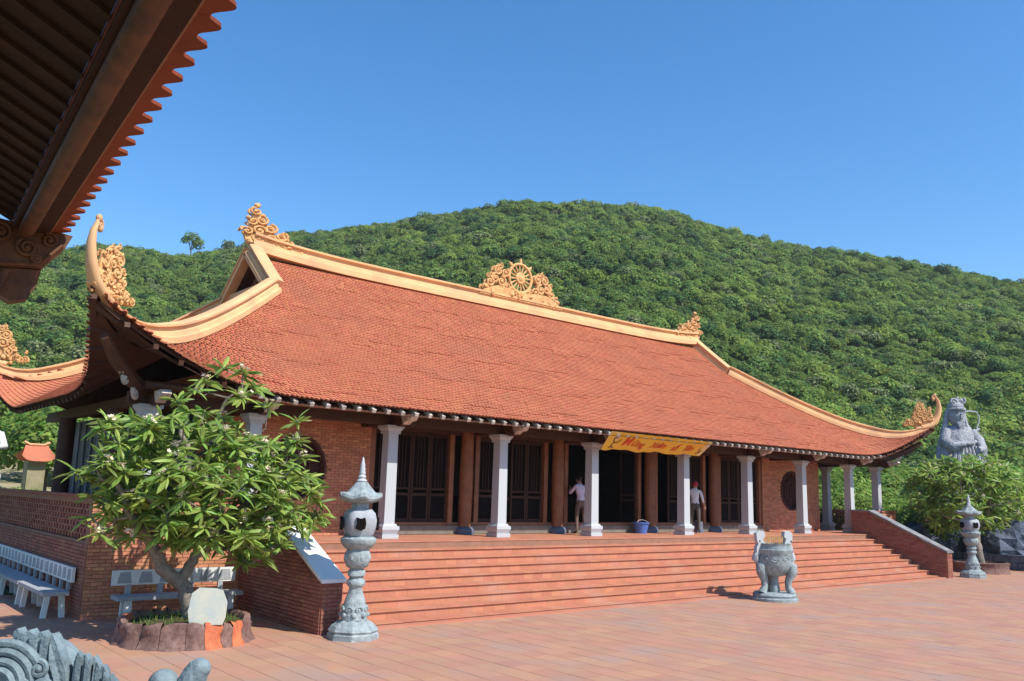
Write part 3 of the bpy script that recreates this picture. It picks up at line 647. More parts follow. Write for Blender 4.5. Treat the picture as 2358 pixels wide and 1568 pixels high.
# ------------------------------------------------------------------ people
def person(loc, rz, joints, radii, label, shirt, legs, cap=None, scale=1.):
    root = thing('person', label, 'person', loc, None)
    me = bpy.data.meshes.new('body'); names = list(joints); idx = {n: i for i, n in enumerate(names)}
    E = [('pel', 'spi'), ('spi', 'che'), ('che', 'nek'), ('nek', 'hed'), ('hed', 'top'), ('pel', 'hiL'), ('pel', 'hiR'), ('hiL', 'knL'), ('hiR', 'knR'), ('knL', 'anL'), ('knR', 'anR'), ('anL', 'toL'), ('anR', 'toR'),
         ('che', 'shL'), ('che', 'shR'), ('shL', 'elL'), ('shR', 'elR'), ('elL', 'haL'), ('elR', 'haR')]
    me.from_pydata([joints[n] for n in names], [(idx[a], idx[b]) for a, b in E], [])
    o = bpy.data.objects.new('body', me); S.collection.objects.link(o)
    wm = T(loc) @ Matrix.Rotation(rz, 4, 'Z') @ Matrix.Scale(scale, 4)
    md = o.modifiers.new('skin', 'SKIN'); md.use_smooth_shade = True
    for i, n in enumerate(names): me.skin_vertices[0].data[i].radius = radii[n]
    me.skin_vertices[0].data[idx['pel']].use_root = True
    o.modifiers.new('sub', 'SUBSURF').levels = 2; o.modifiers['sub'].render_levels = 2
    dg = bpy.context.evaluated_depsgraph_get(); em = bpy.data.meshes.new_from_object(o.evaluated_get(dg)); bpy.data.objects.remove(o)
    for k in (shirt, legs, M['skin'], M['hair'], M['shoe']): em.materials.append(k)
    jz = {n: Vector(joints[n]) for n in names}
    for pl in em.polygons:
        c = pl.center; h = c.z
        if (c-jz['hed']).length < .19 and h > jz['nek'].z+.01: mi = 2
        elif min((c-jz['haL']).length, (c-jz['haR']).length) < .16: mi = 2
        elif h < .09: mi = 4
        elif h < jz['spi'].z-.07 and min((c-jz['elL']).length, (c-jz['elR']).length) > .14: mi = 1
        else: mi = 0
        pl.material_index = mi; pl.use_smooth = True
    em.name = 'body'; b = obj('body', em, root, wm)
    hm = MB(); hd = jz['hed']; hm.blob(hd+Vector((0, .02, .055)), (.098, .115, .105), 12, 8, .02); me2 = hm.mesh('hair', M['hair'] if not cap else cap); obj('hair' if not cap else 'cap', me2, root, wm)
    fc = MB(); fy = -.105
    fc.blob(hd+Vector((0, fy-.005, .0)), (.012, .02, .022), 6, 4)
    obj('nose', fc.mesh('nose', M['skin']), root, wm)
    for s in (-1, 1): ec = MB().blob(hd+Vector((s*.095, 0, .005)), (.012, .022, .032), 6, 4); obj('ear', ec.mesh('ear', M['skin']), root, wm)
    for hn, el in (('haL', 'elL'), ('haR', 'elR')):
        d = (jz[hn]-jz[el]).normalized(); sd = d.orthogonal().normalized(); hb = MB()
        for k, ln in enumerate((.07, .08, .085, .075)):
            q = jz[hn]+sd*(k-1.5)*.02; hb.tube([q+d*.02, q+d*(.03+ln*.6), q+d*(.03+ln)+d.cross(sd)*.02], [.011, .01, .008], 5)
        hb.tube([jz[hn]+sd*.03, jz[hn]+sd*.06+d*.04, jz[hn]+sd*.06+d*.07], [.013, .011, .009], 5)
        obj('fingers', hb.mesh('fingers', M['skin']), root, wm)
    return root
Rr = dict(pel=(.14, .11), spi=(.125, .095), che=(.155, .105), nek=(.055, .055), hed=(.085, .095), top=(.07, .08), hiL=(.09, .09), hiR=(.09, .09), knL=(.06, .065), knR=(.06, .065), anL=(.042, .045), anR=(.042, .045), toL=(.04, .03), toR=(.04, .03), shL=(.065, .065), shR=(.065, .065), elL=(.045, .045), elR=(.045, .045), haL=(.033, .033), haR=(.033, .033))
# local -y is where the person looks; these are mostly seen from behind
J1 = dict(pel=(0, 0, .93), spi=(0, .0, 1.08), che=(.01, -.04, 1.34), nek=(.01, -.07, 1.50), hed=(.0, -.12, 1.61), top=(0, -.13, 1.70), hiL=(.1, 0, .88), hiR=(-.1, 0, .88), knL=(.13, -.03, .48), knR=(-.12, .02, .49), anL=(.15, .03, .09), anR=(-.13, .07, .09), toL=(.17, -.1, .04), toR=(-.15, -.07, .04), shL=(.185, -.03, 1.42), shR=(-.175, -.03, 1.42), elL=(.27, -.2, 1.2), elR=(-.27, -.2, 1.2), haL=(.13, -.38, 1.38), haR=(-.12, -.38, 1.38))
person((-1.48, 1.1, 0), R(172), J1, Rr, 'person in a lilac shirt and brown trousers seen from behind at the open doors', M['shirtlilac'], M['trousers'])
J2 = dict(J1); J2.update(elL=(.25, .03, 1.14), haL=(.24, -.06, .88), elR=(-.26, .02, 1.14), haR=(-.3, -.1, .9), hed=(.0, -.05, 1.62), top=(0, -.05, 1.72))
person((3.95, .98, 0), R(120), J2, Rr, 'person in a white shirt and red cap half hidden behind a column', M['shirtwhite'], M['trousersdark'], cap=M['redcap'])
bag = MB(); bag.box((.0, 0, .3), (.32, .16, .38), taper=.85); bag.tube([(-.08, 0, .49), (-.06, 0, .6), (.06, 0, .6), (.08, 0, .49)], .012, 6)
o = bag.build('shoulder_bag', M['bluegrey'], None, world=T((4.35, 1.15, -.11))); tag(o, 'dark bag on the terrace floor beside the person in the red cap', 'bag')
def tub(loc, label, s=1.):
    t = thing('plastic_tub', label, 'tub', loc, 'blue plastic tubs on the terrace')
    MB().lathe([(.17*s, .0), (.23*s, .28*s), (.255*s, .29*s), (.255*s, .32*s), (.22*s, .32*s), (.21*s, .27*s), (.16*s, .03)], loc, 20).build('tub', M['blueplastic'], t)
    MB().tube([Vector(loc)+Vector((.24*s*math.cos(a), .24*s*math.sin(a)*.3-.1, .3*s+.1*math.sin(a))) for a in np.linspace(0, math.pi, 9)], .008, 5).build('handle', M['woodpale'], t)
tub((1.28, 1.1, 0), 'blue plastic tub on the terrace in the middle bay of the hall', 1.1)
tub((-8.85, 1.05, 0), 'blue plastic tub behind the first full column by the brick wall', 1.05)

# ------------------------------------------------------------------ stone lanterns
def lantern():
    t = thing('stone_lantern', 'carved grey stone lantern in front of the near end of the steps', 'lantern', (0, 0, 0), 'stone lanterns flanking the steps')
    MB().lathe([(.46, 0), (.46, .10), (.43, .13), (.45, .17), (.40, .25), (.30, .33), (.24, .36)], n=8, smooth=False, rot=R(22)).build('plinth', M['stone'], t)
    MB().lathe([(.24, .36), (.235, .45), (.22, .6), (.17, .78), (.14, .86), (.12, .96), (.13, .99), (.17, 1.03), (.17, 1.1), (.13, 1.14), (.12, 1.17), (.16, 1.2), (.16, 1.29), (.12, 1.33), (.2, 1.38), (.235, 1.5), (.24, 1.62), (.2, 1.7), (.26, 1.75), (.31, 1.82), (.33, 1.86), (.33, 1.92), (.27, 1.96)], n=24, fluted=(8, .03)).build('shaft', M['stone'], t)
    lf = MB()
    for k in range(8):
        a = k*math.pi/4; spiral(lf, (.225*math.cos(a), .225*math.sin(a), .56), (-math.sin(a), math.cos(a), 0), (0, 0, 1), .07, 1.3, .02, 0, 1, n=12); lf.blob((.23*math.cos(a+.4), .23*math.sin(a+.4), .46), .05, 6, 4)
        lf.blob((.215*math.cos(a), .215*math.sin(a), 1.55), (.045, .045, .09), 6, 4, .1)
    lf.build('relief', M['stone'], t)
    # light chamber: four pods, the dark inside each opening drawn as a black plate
    ch = MB().lathe([(.2, 1.93), (.26, 2.02), (.29, 2.15), (.3, 2.28), (.27, 2.42), (.2, 2.5)], n=24, fluted=(4, .12), rot=.3).build('light_chamber', M['granite'], t)
    for k in range(4):
        a = k*math.pi/2+.3+.2; mb = MB(); pl = [(.055, .09), (-.0, .07), (-.06, .09), (-.05, 0), (-.07, -.07), (0, -.1), (.06, -.07), (.07, 0)]
        mb.prism([(p[0]*1.35, p[1]*1.35) for p in pl], (.325*math.cos(a), .325*math.sin(a), 2.22), (-math.sin(a), math.cos(a), 0), (0, 0, 1), .05); mb.build('opening_dark_plate', M['panel'], ch)
    MB().lathe([(.17, 2.48), (.16, 2.62), (.19, 2.64)], n=8, smooth=False).build('collar', M['stone'], t)
    rf = MB(); n = 8; prof_ = [(.20, 2.62), (.35, 2.66), (.37, 2.70), (.36, 2.76), (.25, 2.83), (.17, 2.93), (.10, 3.03)]
    V = []
    for i, (r, z) in enumerate(prof_):
        for k in range(32):
            th = 2*math.pi*k/32; sq = 1/max(abs(math.cos((th+math.pi/6) % (math.pi/3)-math.pi/6)), .5); up = (sq-1)*.45 if .3 < r else 0; V.append((r*sq*math.cos(th), r*sq*math.sin(th), z+up))
    m_ = len(prof_); rf.add(V, [(i*32+k, i*32+(k+1) % 32, (i+1)*32+(k+1) % 32, (i+1)*32+k) for i in range(m_-1) for k in range(32)]+[tuple(range(32))[::-1], tuple((m_-1)*32+k for k in range(32))]).build('lantern_roof', M['stone'], t)
    MB().lathe([(.08, 3.02), (.1, 3.06), (.06, 3.10), (.075, 3.14), (.05, 3.18), (.065, 3.22), (.045, 3.26), (.056, 3.3), (.04, 3.34), (.046, 3.38), (.03, 3.43), (.02, 3.5), (.005, 3.54)], n=12).build('spire', M['stonelight'], t)
    return t
ln = lantern(); LSC = .875
ln.matrix_basis = T((-12.42, -4.42, ZG)) @ Matrix.Rotation(.62, 4, 'Z') @ Matrix.Diagonal((.96, .96, LSC, 1))
dup(ln, T((13.55, -4.15, ZG)) @ Matrix.Rotation(.5, 4, 'Z') @ Matrix.Diagonal((1, 1, LSC*.97, 1)), 'carved grey stone lantern at the far end of the steps beside the planter')

# ------------------------------------------------------------------ incense burner
BL = Vector((-.12, -4.72, ZG))
ib = thing('incense_burner', 'grey stone incense burner with two tall ears standing before the steps', 'incense burner', BL)
MB().lathe([(.60, 0), (.60, .07), (.54, .10), (.56, .15), (.52, .2), (.3, .21)], BL, 20).build('plinth', M['stone'], ib)
MB().lathe([(.2, .62), (.36, .70), (.45, .84), (.49, 1.02), (.46, 1.2), (.5, 1.25), (.5, 1.3), (.44, 1.31), (.42, 1.42), (.44, 1.45), (.40, 1.45), (.38, 1.36)], BL, 28, fluted=(14, .015)).build('bowl', M['stone'], ib)
MB().lathe([(.37, 1.37), (.36, 1.4), (.1, 1.41)], BL, 20).build('ash', M['sandbank'], ib)
rl = MB()
for k in range(10):
    a = k*math.pi/5; spiral(rl, BL+Vector((.47*math.cos(a), .47*math.sin(a), 1.06)), (-math.sin(a), math.cos(a), 0), (0, 0, 1), .1, 1.4, .026, 0, 1 if k % 2 else -1, n=14)
rl.scale(BL+Vector((0, 0, 1.05)), (1, 1, .7)); rl.build('relief', M['stone'], ib)
for a in (R(50), R(170), R(290)):
    c, s = math.cos(a), math.sin(a); g = lambda r, z: BL+Vector((r*c, r*s, z))
    lg = MB().tube([g(.36, .98), g(.47, .86), g(.46, .72), g(.36, .52), g(.35, .36), g(.42, .24), g(.44, .2)], [.1, .135, .13, .095, .085, .11, .115], 8); lg.blob(g(.5, .88), .09, 8, 5, .1); lg.blob(g(.54, .76), .06, 8, 5, .1); lg.build('leg', M['stone'], ib)
lg = MB().lathe([(.12, .2), (.14, .3), (.1, .5), (.14, .78)], BL, 12).build('centre_post', M['stone'], ib)
for s in (-1, 1):
    e = MB(); pl = [(0, 0), (.2, .02), (.2, .2), (.15, .3), (.19, .42), (.2, .6), (.12, .68), (-.02, .66), (-.04, .52), (.02, .44), (-.02, .34), (-.06, .2)]
    pl = [(s*(.34+p[0]*1.1), p[1]*.9+1.16) for p in pl]; pl = pl if s > 0 else pl[::-1]
    e.prism(pl, BL, Vector((.93, -.36, 0)), (0, 0, 1), .13)
    e.tube([BL+Vector((s*.46, -s*.18, .95)), BL+Vector((s*.53, -s*.21, 1.05)), BL+Vector((s*.50, -s*.19, 1.2))], [.05, .1, .08], 7)
    e.build('ear', M['stonelight'], ib)
    h = MB().blob(BL+Vector((s*.45, -s*.175, 1.5)), (.035, .09, .05), 8, 5).build('ear_hole_dark', M['panel'], ib)  # black lump painted in for the shade inside the pierced ear
for k in range(16):
    a, r_ = random.uniform(0, 6.28), random.uniform(.05, .26); p = BL+Vector((r_*math.cos(a), r_*math.sin(a), 1.38)); MB().tube([p, p+Vector((random.gauss(0, .012), random.gauss(0, .012), random.uniform(.22, .36)))], .0085, 5).build('incense_stick', M['incense'], ib)

# ------------------------------------------------------------------ benches
def bench(L=2.3):
    t = thing('stone_bench', 'x', 'bench', (0, 0, 0), 'pale stone benches beside the terrace')
    MB().box((0, -.02, .45), (L, .44, .07)).build('seat', M['granite'], t)
    MB().box((0, .24, .78), (L, .055, .27)).build('backrest', M['whitestone'], t)
    for x in np.linspace(-L/2+.3, L/2-.3, 4): MB().box((x, .235, .57), (.1, .05, .18)).build('back_post', M['granite'], t)
    for x in (-L/2+.22, L/2-.22):
        for y, sh in ((-.16, (0, .04)), (.16, (0, -.04))):
            MB().box((x, y, .2), (.11, .09, .42), sh=sh).build('leg', M['whitestone'], t)
    rl = MB()
    for x in np.linspace(-L/2+.22, L/2-.22, 6): rl.prism([(x-.13, .68), (x+.13, .68), (x+.09, .88), (x-.09, .88)], (0, .2095, 0), (1, 0, 0), (0, 0, 1), .012)
    rl.build('relief', M['granite'], t)
    return t
b0 = bench(2.35); b0['label'] = 'pale stone bench facing out behind the frangipani planter'
b0.matrix_basis = T((-14.2, -.92, ZG))
y = 1.2
for k, lb in enumerate(('nearest stone bench along the pierced brick side wall', 'second stone bench along the pierced brick side wall', 'third stone bench along the pierced brick side wall', 'farthest stone bench along the pierced brick side wall')):
    dup(b0, T((-16.08, y, ZG)) @ Matrix.Rotation(R(-90), 4, 'Z') @ Matrix.Diagonal((.93, 1, 1, 1)), lb); y += 2.24

# ------------------------------------------------------------------ frangipani trees
def leafmesh(m, L=.29, w=.034):
    vs = []; 
    for i, (t, q) in enumerate(((0, .15), (.25, .75), (.55, 1), (.8, .72), (1, .05))):
        z = -.35*t*t*L; vs += [(-w*q, t*L, z-.008*q), (0, t*L, z+.012*q), (w*q, t*L, z-.008*q)]
    fs = [(i*3+k, i*3+k+1, i*3+k+4, i*3+k+3) for i in range(4) for k in range(2)]
    return vs, fs
LV, LF = leafmesh(None)
def frangipani(base, limbs, tips, label, planter=None, nleaf=14, ls=1., cap=300, flowers=.4):
    t = thing('frangipani_tree', label, 'tree', base)
    tr = MB(); nodes = []
    for pts, rads in limbs:
        P = [Vector(p) for p in pts]; q = []; rr_ = []
        for i in range(len(P)-1):
            for k in range(5): q.append(P[i].lerp(P[i+1], k/5)+Vector((random.gauss(0, .012), random.gauss(0, .012), 0))); rr_.append(rads[i]+(rads[i+1]-rads[i])*k/5)
        q.append(P[-1]); rr_.append(rads[-1]); tr.tube(q, rr_, 9); nodes += list(zip(q, rr_))
    tr.build('trunk', M['bark'], t)
    br = MB(); me = MB().add(LV, LF, smooth=True).mesh('leaf', M['leaf']); mats = []; fl = MB()
    for tip in tips:
        tip = Vector(tip); cand = [n for n in nodes if n[0].z < tip.z+.15 and n[1] < .13] or nodes
        nd, r0 = min(cand, key=lambda n: (n[0]-tip).length+max(0, (n[0].z-tip.z))*1.0+.0)
        mid = nd.lerp(tip, .5)+Vector((random.gauss(0, .08), random.gauss(0, .08), -.08)); r1 = min(r0*.7, .035)
        MB().tube([nd, mid, tip], [r1, r1*.8, .016], 6).build('branch', M['bark'], t); nodes.append((mid, r1*.8)); nodes.append((tip, .016))
        ctr = Vector(base)+Vector((0, 0, 1.9)); ax = (tip-mid).normalized()*.6+Vector((0, 0, .6)); ax.normalize()
        n_ = int(nleaf*random.uniform(.7, 1.25)); 
        for k in range(n_):
            az = k*2.39996+random.uniform(-.3, .3); el = random.uniform(-.45, .85)*(1-k/n_*.3)+.12
            xx = ax.orthogonal().normalized(); yy = ax.cross(xx); d = (xx*math.cos(az)+yy*math.sin(az))*math.cos(el)+ax*math.sin(el); d.normalize()
            side = d.cross(Vector((0, 0, 1))); side = side.normalized() if side.length > .1 else xx; up = side.cross(d)
            sc = ls*random.uniform(.5, 1.25); rl_ = random.uniform(-.9, .9); s2 = side*math.cos(rl_)+up*math.sin(rl_); u2 = s2.cross(d)
            p = tip-ax*random.uniform(0, .07)
            mats.append(frame(p, s2*sc, d*sc, u2*sc))
        if random.random() < flowers:
            for k in range(7):
                q = tip+ax*.07+Vector((random.gauss(0, .045), random.gauss(0, .045), random.gauss(0, .035))); r_ = .036; tl_ = Matrix.Rotation(random.uniform(-1.2, 1.2), 3, (random.gauss(0, 1), random.gauss(0, 1), .2))
                for j in range(5): a = j*1.2566; u_ = tl_ @ Vector((math.cos(a), math.sin(a), .45)); w_ = tl_ @ Vector((-math.sin(a), math.cos(a), 0)); fl.add([q, q+u_*r_*.7+w_*r_*.42, q+u_*r_*1.25, q+u_*r_*.7-w_*r_*.42], [(0, 1, 2, 3)])
    
    if fl.v: fl.build('flowers', M['flower'], t, kind='stuff')
    mats.sort(key=lambda m: (m.translation-CAM).length)
    ind = random.sample(mats[:max(cap*2, 1)], min(cap, len(mats))) if cap else []
    ids = set(id(m) for m in ind)
    for m_ in ind: obj('leaf', me, t, m_)
    rest = MB(); lv = np.array(LV)
    for m_ in mats:
        if id(m_) in ids: continue
        A = np.array(m_); v = lv @ A[:3, :3].T+A[:3, 3]; rest.add(v, LF, random.random()*.999+.0005, True)
    if rest.v: rest.build('foliage', M['leaf'], t, kind='stuff')
    return t
TB = Vector((-14.86, -3.05, -1.05))
limbs = [([(-14.72, -3.1, -1.15), (-14.9, -3.05, -.55), (-15.25, -2.98, -.25), (-15.45, -2.95, .15), (-15.35, -2.95, .6)], [.15, .12, .11, .09, .07]),
         ([(-14.98, -3.02, -.45), (-14.75, -3.1, -.05), (-14.35, -3.2, .35), (-14.0, -3.1, .75), (-13.7, -3.0, 1.1)], [.10, .085, .07, .06, .04]),
         ([(-14.35, -3.2, .35), (-14.4, -2.7, .9), (-14.5, -2.4, 1.5), (-14.45, -2.5, 2.1), (-14.3, -2.7, 2.7)], [.075, .065, .05, .04, .025]),
         ([(-15.45, -2.95, .15), (-15.9, -3.2, .6), (-16.2, -3.3, 1.1)], [.1, .07, .04]),
         ([(-15.35, -2.95, .6), (-15.2, -3.5, 1.1), (-15.15, -3.4, 1.7), (-15.3, -3.1, 2.1)], [.09, .07, .05, .035]),
         ([(-15.45, -2.95, .3), (-15.6, -2.2, .9), (-15.5, -1.9, 1.4)], [.09, .06, .04])]
tips = []
while len(tips) < 300:
    a = rng.normal(size=3); a /= np.linalg.norm(a); q = rng.uniform(.55, 1.0)
    x, y_, z = -14.72+a[0]*2.05*q, -3.0+a[1]*1.45*q, 1.12+a[2]*1.28*q
    if z < .1 and x < -14.2 and abs(x+14.9) < .9: continue
    if z > 1.9 and x > -13.7: continue
    tips.append((x, y_, z-.18*(x+14.7)))
tips += [(-12.9, -3.0, 1.7), (-12.7, -2.9, 1.35), (-13.1, -3.1, 2.0), (-12.8, -3.3, 1.1), (-13.0, -2.8, 1.5), (-13.3, -3.1, 1.9), (-12.6, -3.1, 1.2), (-13.1, -3.3, 1.35), (-14.1, -2.8, 3.2), (-13.9, -2.9, 2.95), (-14.4, -2.6, 3.25), (-14.7, -2.6, 3.0), (-14.95, -2.8, 2.8), (-13.6, -2.9, 2.6), (-14.25, -3.2, 2.7), (-15.3, -3.0, 2.55), (-13.75, -3.5, -.05), (-13.6, -3.3, .15), (-13.9, -3.4, .2), (-12.6, -3.2, .9), (-12.5, -3.1, .65), (-12.75, -3.3, .5), (-16.75, -3.0, 1.3), (-16.4, -3.3, .35), (-16.5, -3.1, .6), (-14.9, -3.7, .15), (-15.1, -3.6, .3), (-13.2, -3.3, 2.35)]
frangipani(TB, limbs, tips, 'leaning frangipani tree with pale flowers in the round planter before the terrace wall', ls=1.08, nleaf=18)
# round planter made like a tree stump
PC = Vector((-14.86, -3.16, ZG))
pn = thing('planter', 'round low planter moulded like a brown and orange tree stump', 'planter', PC)
cuts = [0.]
while cuts[-1] < 2*math.pi-.16: cuts.append(cuts[-1]+random.uniform(.16, .42))
cuts[-1] = 2*math.pi
for k in range(len(cuts)-1):
    a0, a1 = cuts[k], cuts[k+1]; mb = MB(); vs = []; n = 6; mid_ = math.degrees((a0+a1)/2) % 360
    for j, (r_, z) in enumerate(((1.10, 0), (1.04, .1), (1.01, .22), (1.03, .31), (1.0, .37), (.93, .375), (.88, .3), (.88, 0))):
        for i in range(n+1):
            a = a0+(a1-a0)*(.01+.98*i/n); q = 1+(.022*math.sin(11*a+j*.9)+.016*math.sin(23*a-j*1.3)+.014*math.sin(math.pi*i/n) if r_ > .95 else 0)
            vs.append((PC.x+r_*q*math.cos(a), PC.y+r_*q*math.sin(a), PC.z+z*(1+.08*math.sin(3*a0+i*.5))))
    mb.add(vs, [(j*(n+1)+i, j*(n+1)+i+1, (j+1)*(n+1)+i+1, (j+1)*(n+1)+i) for j in range(7) for i in range(n)], smooth=True)
    mb.build('stump_segment', M['plantorange'] if (262 < mid_ < 285 or k in (9, 18)) else M['plantbrown'], pn)
MB().lathe([(.93, .30), (.5, .34), (.1, .35)], PC, 24).build('soil', M['soil'], pn)
gr = MB()
for k in range(200):
    a, r_ = random.uniform(0, 6.28), random.uniform(.15, .86); p = PC+Vector((r_*math.cos(a), r_*math.sin(a), .32)); q = Vector((random.gauss(0, .04), random.gauss(0, .04), random.uniform(.05, .16))); s_ = Vector((.008, .006, 0)); gr.add([p-s_, p+s_, p+q], [(0, 1, 2)], random.random())
tag(gr.build('planter_grass', M['leaf2'], None, kind='stuff'), 'thin weeds growing in the soil of the round planter', 'weeds')
pq = MB(); pl = [(-.24, 0), (.25, 0), (.29, .12), (.30, .34), (.22, .52), (.1, .55), (-.14, .56), (-.24, .48), (-.28, .2)]
pq.prism([(a, b) for a, b in pl], PC+Vector((-.02, -.92, .36)), Vector((.93, -.37, 0)), (0, 0, 1), .10)
tag(pq.build('stone_plaque', M['plaque']), 'pale marbled stone plaque standing on the planter rim', 'plaque')
# right-hand planter and tree
P2 = Vector((16.6, -3.2, ZG))
pn2 = thing('planter', 'round brown planter behind the far stone lantern', 'planter', P2)
MB().lathe([(1.06, 0), (1.0, .12), (1.0, .3), (1.05, .4), (.93, .42), (.88, .3)], P2, 28, fluted=(14, .02)).build('rim', M['plantbrown'], pn2)
MB().lathe([(.93, .30), (.5, .34), (.1, .35)], P2, 24).build('soil', M['soil'], pn2)
lb2 = [([(16.6, -3.2, -1.1), (16.5, -3.2, -.6), (16.7, -3.1, -.2), (17.0, -3.0, .3)], [.2, .17, .14, .1]), ([(16.5, -3.2, -.6), (16.0, -3.2, .1), (15.7, -3.1, .6)], [.13, .1, .06]), ([(17.0, -3, .3), (17.8, -3.2, .8), (18.3, -3.2, 1.3)], [.1, .07, .04])]
t2 = []
while len(t2) < 420:
    a = rng.normal(size=3); a /= np.linalg.norm(a); q = rng.uniform(.5, 1); t2.append((17.9+a[0]*3.5*q, -2.4+a[1]*2.1*q, 1.75+a[2]*1.7*q))
frangipani(P2+Vector((0, 0, .35)), lb2, t2, 'frangipani tree behind the far stone lantern at the edge of the courtyard', cap=60, nleaf=15, ls=1.35, flowers=.55)

# ------------------------------------------------------------------ foliage trees
def crownmesh(name, m, n=900, leaf=.35, lobes=9, seed=1, flat=.75):
    r_ = np.random.default_rng(seed); C_ = r_.normal(size=(lobes, 3)); C_ /= np.linalg.norm(C_, axis=1)[:, None]; C_ *= r_.uniform(.35, .72, (lobes, 1)); C_[:, 2] = np.abs(C_[:, 2])*.9*flat; rad = r_.uniform(.28, .5, lobes)
    k = r_.integers(0, lobes, n); d = r_.normal(size=(n, 3)); d /= np.linalg.norm(d, axis=1)[:, None]; d[:, 2] = np.where(d[:, 2] < -.3, -d[:, 2], d[:, 2])
    P = C_[k]+d*rad[k][:, None]*r_.uniform(.75, 1.08, (n, 1)); 
    nn = d+r_.normal(size=(n, 3))*.32+np.array([0, 0, .25]); nn /= np.linalg.norm(nn, axis=1)[:, None]; a = np.cross(nn, r_.normal(size=(n, 3))); a /= np.linalg.norm(a, axis=1)[:, None]; b = np.cross(nn, a)
    s = (leaf*r_.uniform(.5, 1.2, n))[:, None]; a = a*s; b = b*s*.6
    V = np.stack([P-a, P-b*.9+nn*0, P+a, P+b], 1).reshape(-1, 3); Fc = [(4*i, 4*i+1, 4*i+2, 4*i+3) for i in range(n)]
    me = bpy.data.meshes.new(name); me.from_pydata(V.tolist(), [], Fc); me.materials.append(m)
    at = me.attributes.new('tint', 'FLOAT', 'FACE'); at.data.foreach_set('value', (r_.random(n)*.35+(k/lobes)*.3).astype(np.float32)); me.update(); return me
NEAR = [crownmesh('crown', M['leaf2'], 4200, .052, 14, 10+i) for i in range(4)]
FAR = [crownmesh('crown', M[('forest', 'forestyellow', 'forest', 'forestgrey', 'forestdark')[i]], (900, 900, 900, 480, 900)[i], .10, 10, 30+i, (.75, .7, .95, .9, .8)[i]) for i in range(5)]
trm = MB().tube([(0, 0, -1.15), (.03, .02, -.6), (0, .04, -.1), (.1, 0, .35)], [.085, .065, .05, .02], 7).tube([(0, .04, -.2), (-.2, .1, .2), (-.3, .2, .45)], [.04, .03, .012], 6).mesh('trunk', M['trunk'])
def tree(x, y, z, s, label, mesh, group, name='tree', sq=1., cat='tree'):
    w_ = T((x, y, z)) @ Matrix.Rotation(random.uniform(0, 6.28), 4, 'Z') @ Matrix.Diagonal((s, s, s*sq, 1))
    t = bpy.data.objects.new(name, None); S.collection.objects.link(t); place(t, None, T((x, y, z)) )
    t['label'] = label; t['category'] = cat; t['group'] = group
    obj('crown', mesh, t, w_); obj('trunk', trm, t, w_); return t
# ------------------------------------------------------------------ hills
HA = [(-60, .10), (-20, .13), (0, .150), (8.5, .206), (13.3, .243), (18.9, .243), (24.1, .277), (31.3, .303), (40.3, .334), (49.4, .330), (57.9, .281), (64.5, .256), (71.6, .216), (85, .155), (110, .09), (150, .05)]
azs = np.array([a for a, _ in HA]); tans = np.array([b for _, b in HA])
def hillz(x, y):
    dx, dy = x-CAM.x, y-CAM.y; r_ = math.hypot(dx, dy); az = math.degrees(math.atan2(dx, dy)); Hh = float(np.interp(az, azs, tans))*270+2
    R0 = 62+10*math.sin(az*.11); q = (r_-R0)/(270-R0)
    if q <= 0: return ZG-.4
    s = min(q, 1); s = s*s*(3-2*s)*.55+s*.45; z = ZG-.4+Hh*s
    if q > 1: z = ZG+Hh*max(0, 1-(q-1)**2*2)
    bump = math.sin(x*.045+1)*math.cos(y*.037)*4*min(1, q*2)*max(0, 1-q)+math.sin(x*.083+y*.057)*.7*min(1, q*3)
    return z+bump
hm = MB(); AZ = np.arange(-62, 152, 2.); RRd = np.concatenate([np.arange(50, 280, 9.), np.arange(290, 460, 25.)])
vs = []
for r_ in RRd:
    for a in AZ: x, y = CAM.x+r_*math.sin(R(a)), CAM.y+r_*math.cos(R(a)); vs.append((x, y, hillz(x, y)))
n = len(AZ); hm.add(vs, [(j*n+i, j*n+i+1, (j+1)*n+i+1, (j+1)*n+i) for j in range(len(RRd)-1) for i in range(n-1)], smooth=True)
hm.build('hill', M['terrain'], kind='structure')
# individual trees at the foot of the hill, behind and beside the temple
ORD = ['leftmost', 'second from left', 'third from left', 'fourth from left', 'fifth from left', 'sixth from left', 'seventh from left', 'eighth from left', 'ninth from left', 'tenth from left', 'eleventh from left', 'twelfth from left', 'thirteenth from left', 'fourteenth from left', 'fifteenth from left', 'sixteenth from left', 'seventh from right', 'sixth from right', 'fifth from right', 'fourth from right', 'third from right', 'second from right', 'rightmost']
def ordl(sp, k, txt):
    az_ = sorted(range(len(sp)), key=lambda i: math.atan2(sp[i][0]-CAM.x, sp[i][1]-CAM.y)); j = az_.index(k); o_ = ORD[:len(sp)-1]+['rightmost'] if len(sp) < 14 else ORD
    return txt % o_[j]
spots = [(17.2, 2.2, 2.1), (18.9, .3, 1.9), (20.6, 1.4, 2.3), (24.2, -3.2, 1.7), (26.5, -2.2, 2.2), (19.5, 5.5, 2.6), (21.5, 9.5, 3.0), (24, 6.5, 3.0), (20.5, 13, 3.0), (25, 12, 3.6), (22.5, 1.8, 2.5), (27.5, 3.5, 2.9), (30, 8, 3.6), (26, -1.5, 2.2), (31, -1.5, 2.8), (19, 17.5, 3.4), (29, 15, 3.8), (35, 3, 3.4), (36, 11, 4.2), (33, -5, 2.6), (24, 20, 4), (38, -2, 3.4), (42, 6, 4.4)]
for k, (x, y, s) in enumerate(spots):
    tree(x, y, ZG+s*.62, s, ordl(spots, k, 'leafy tree %s in the thicket beyond the right end of the temple'), NEAR[k % 4], 'trees beyond the right end of the temple')
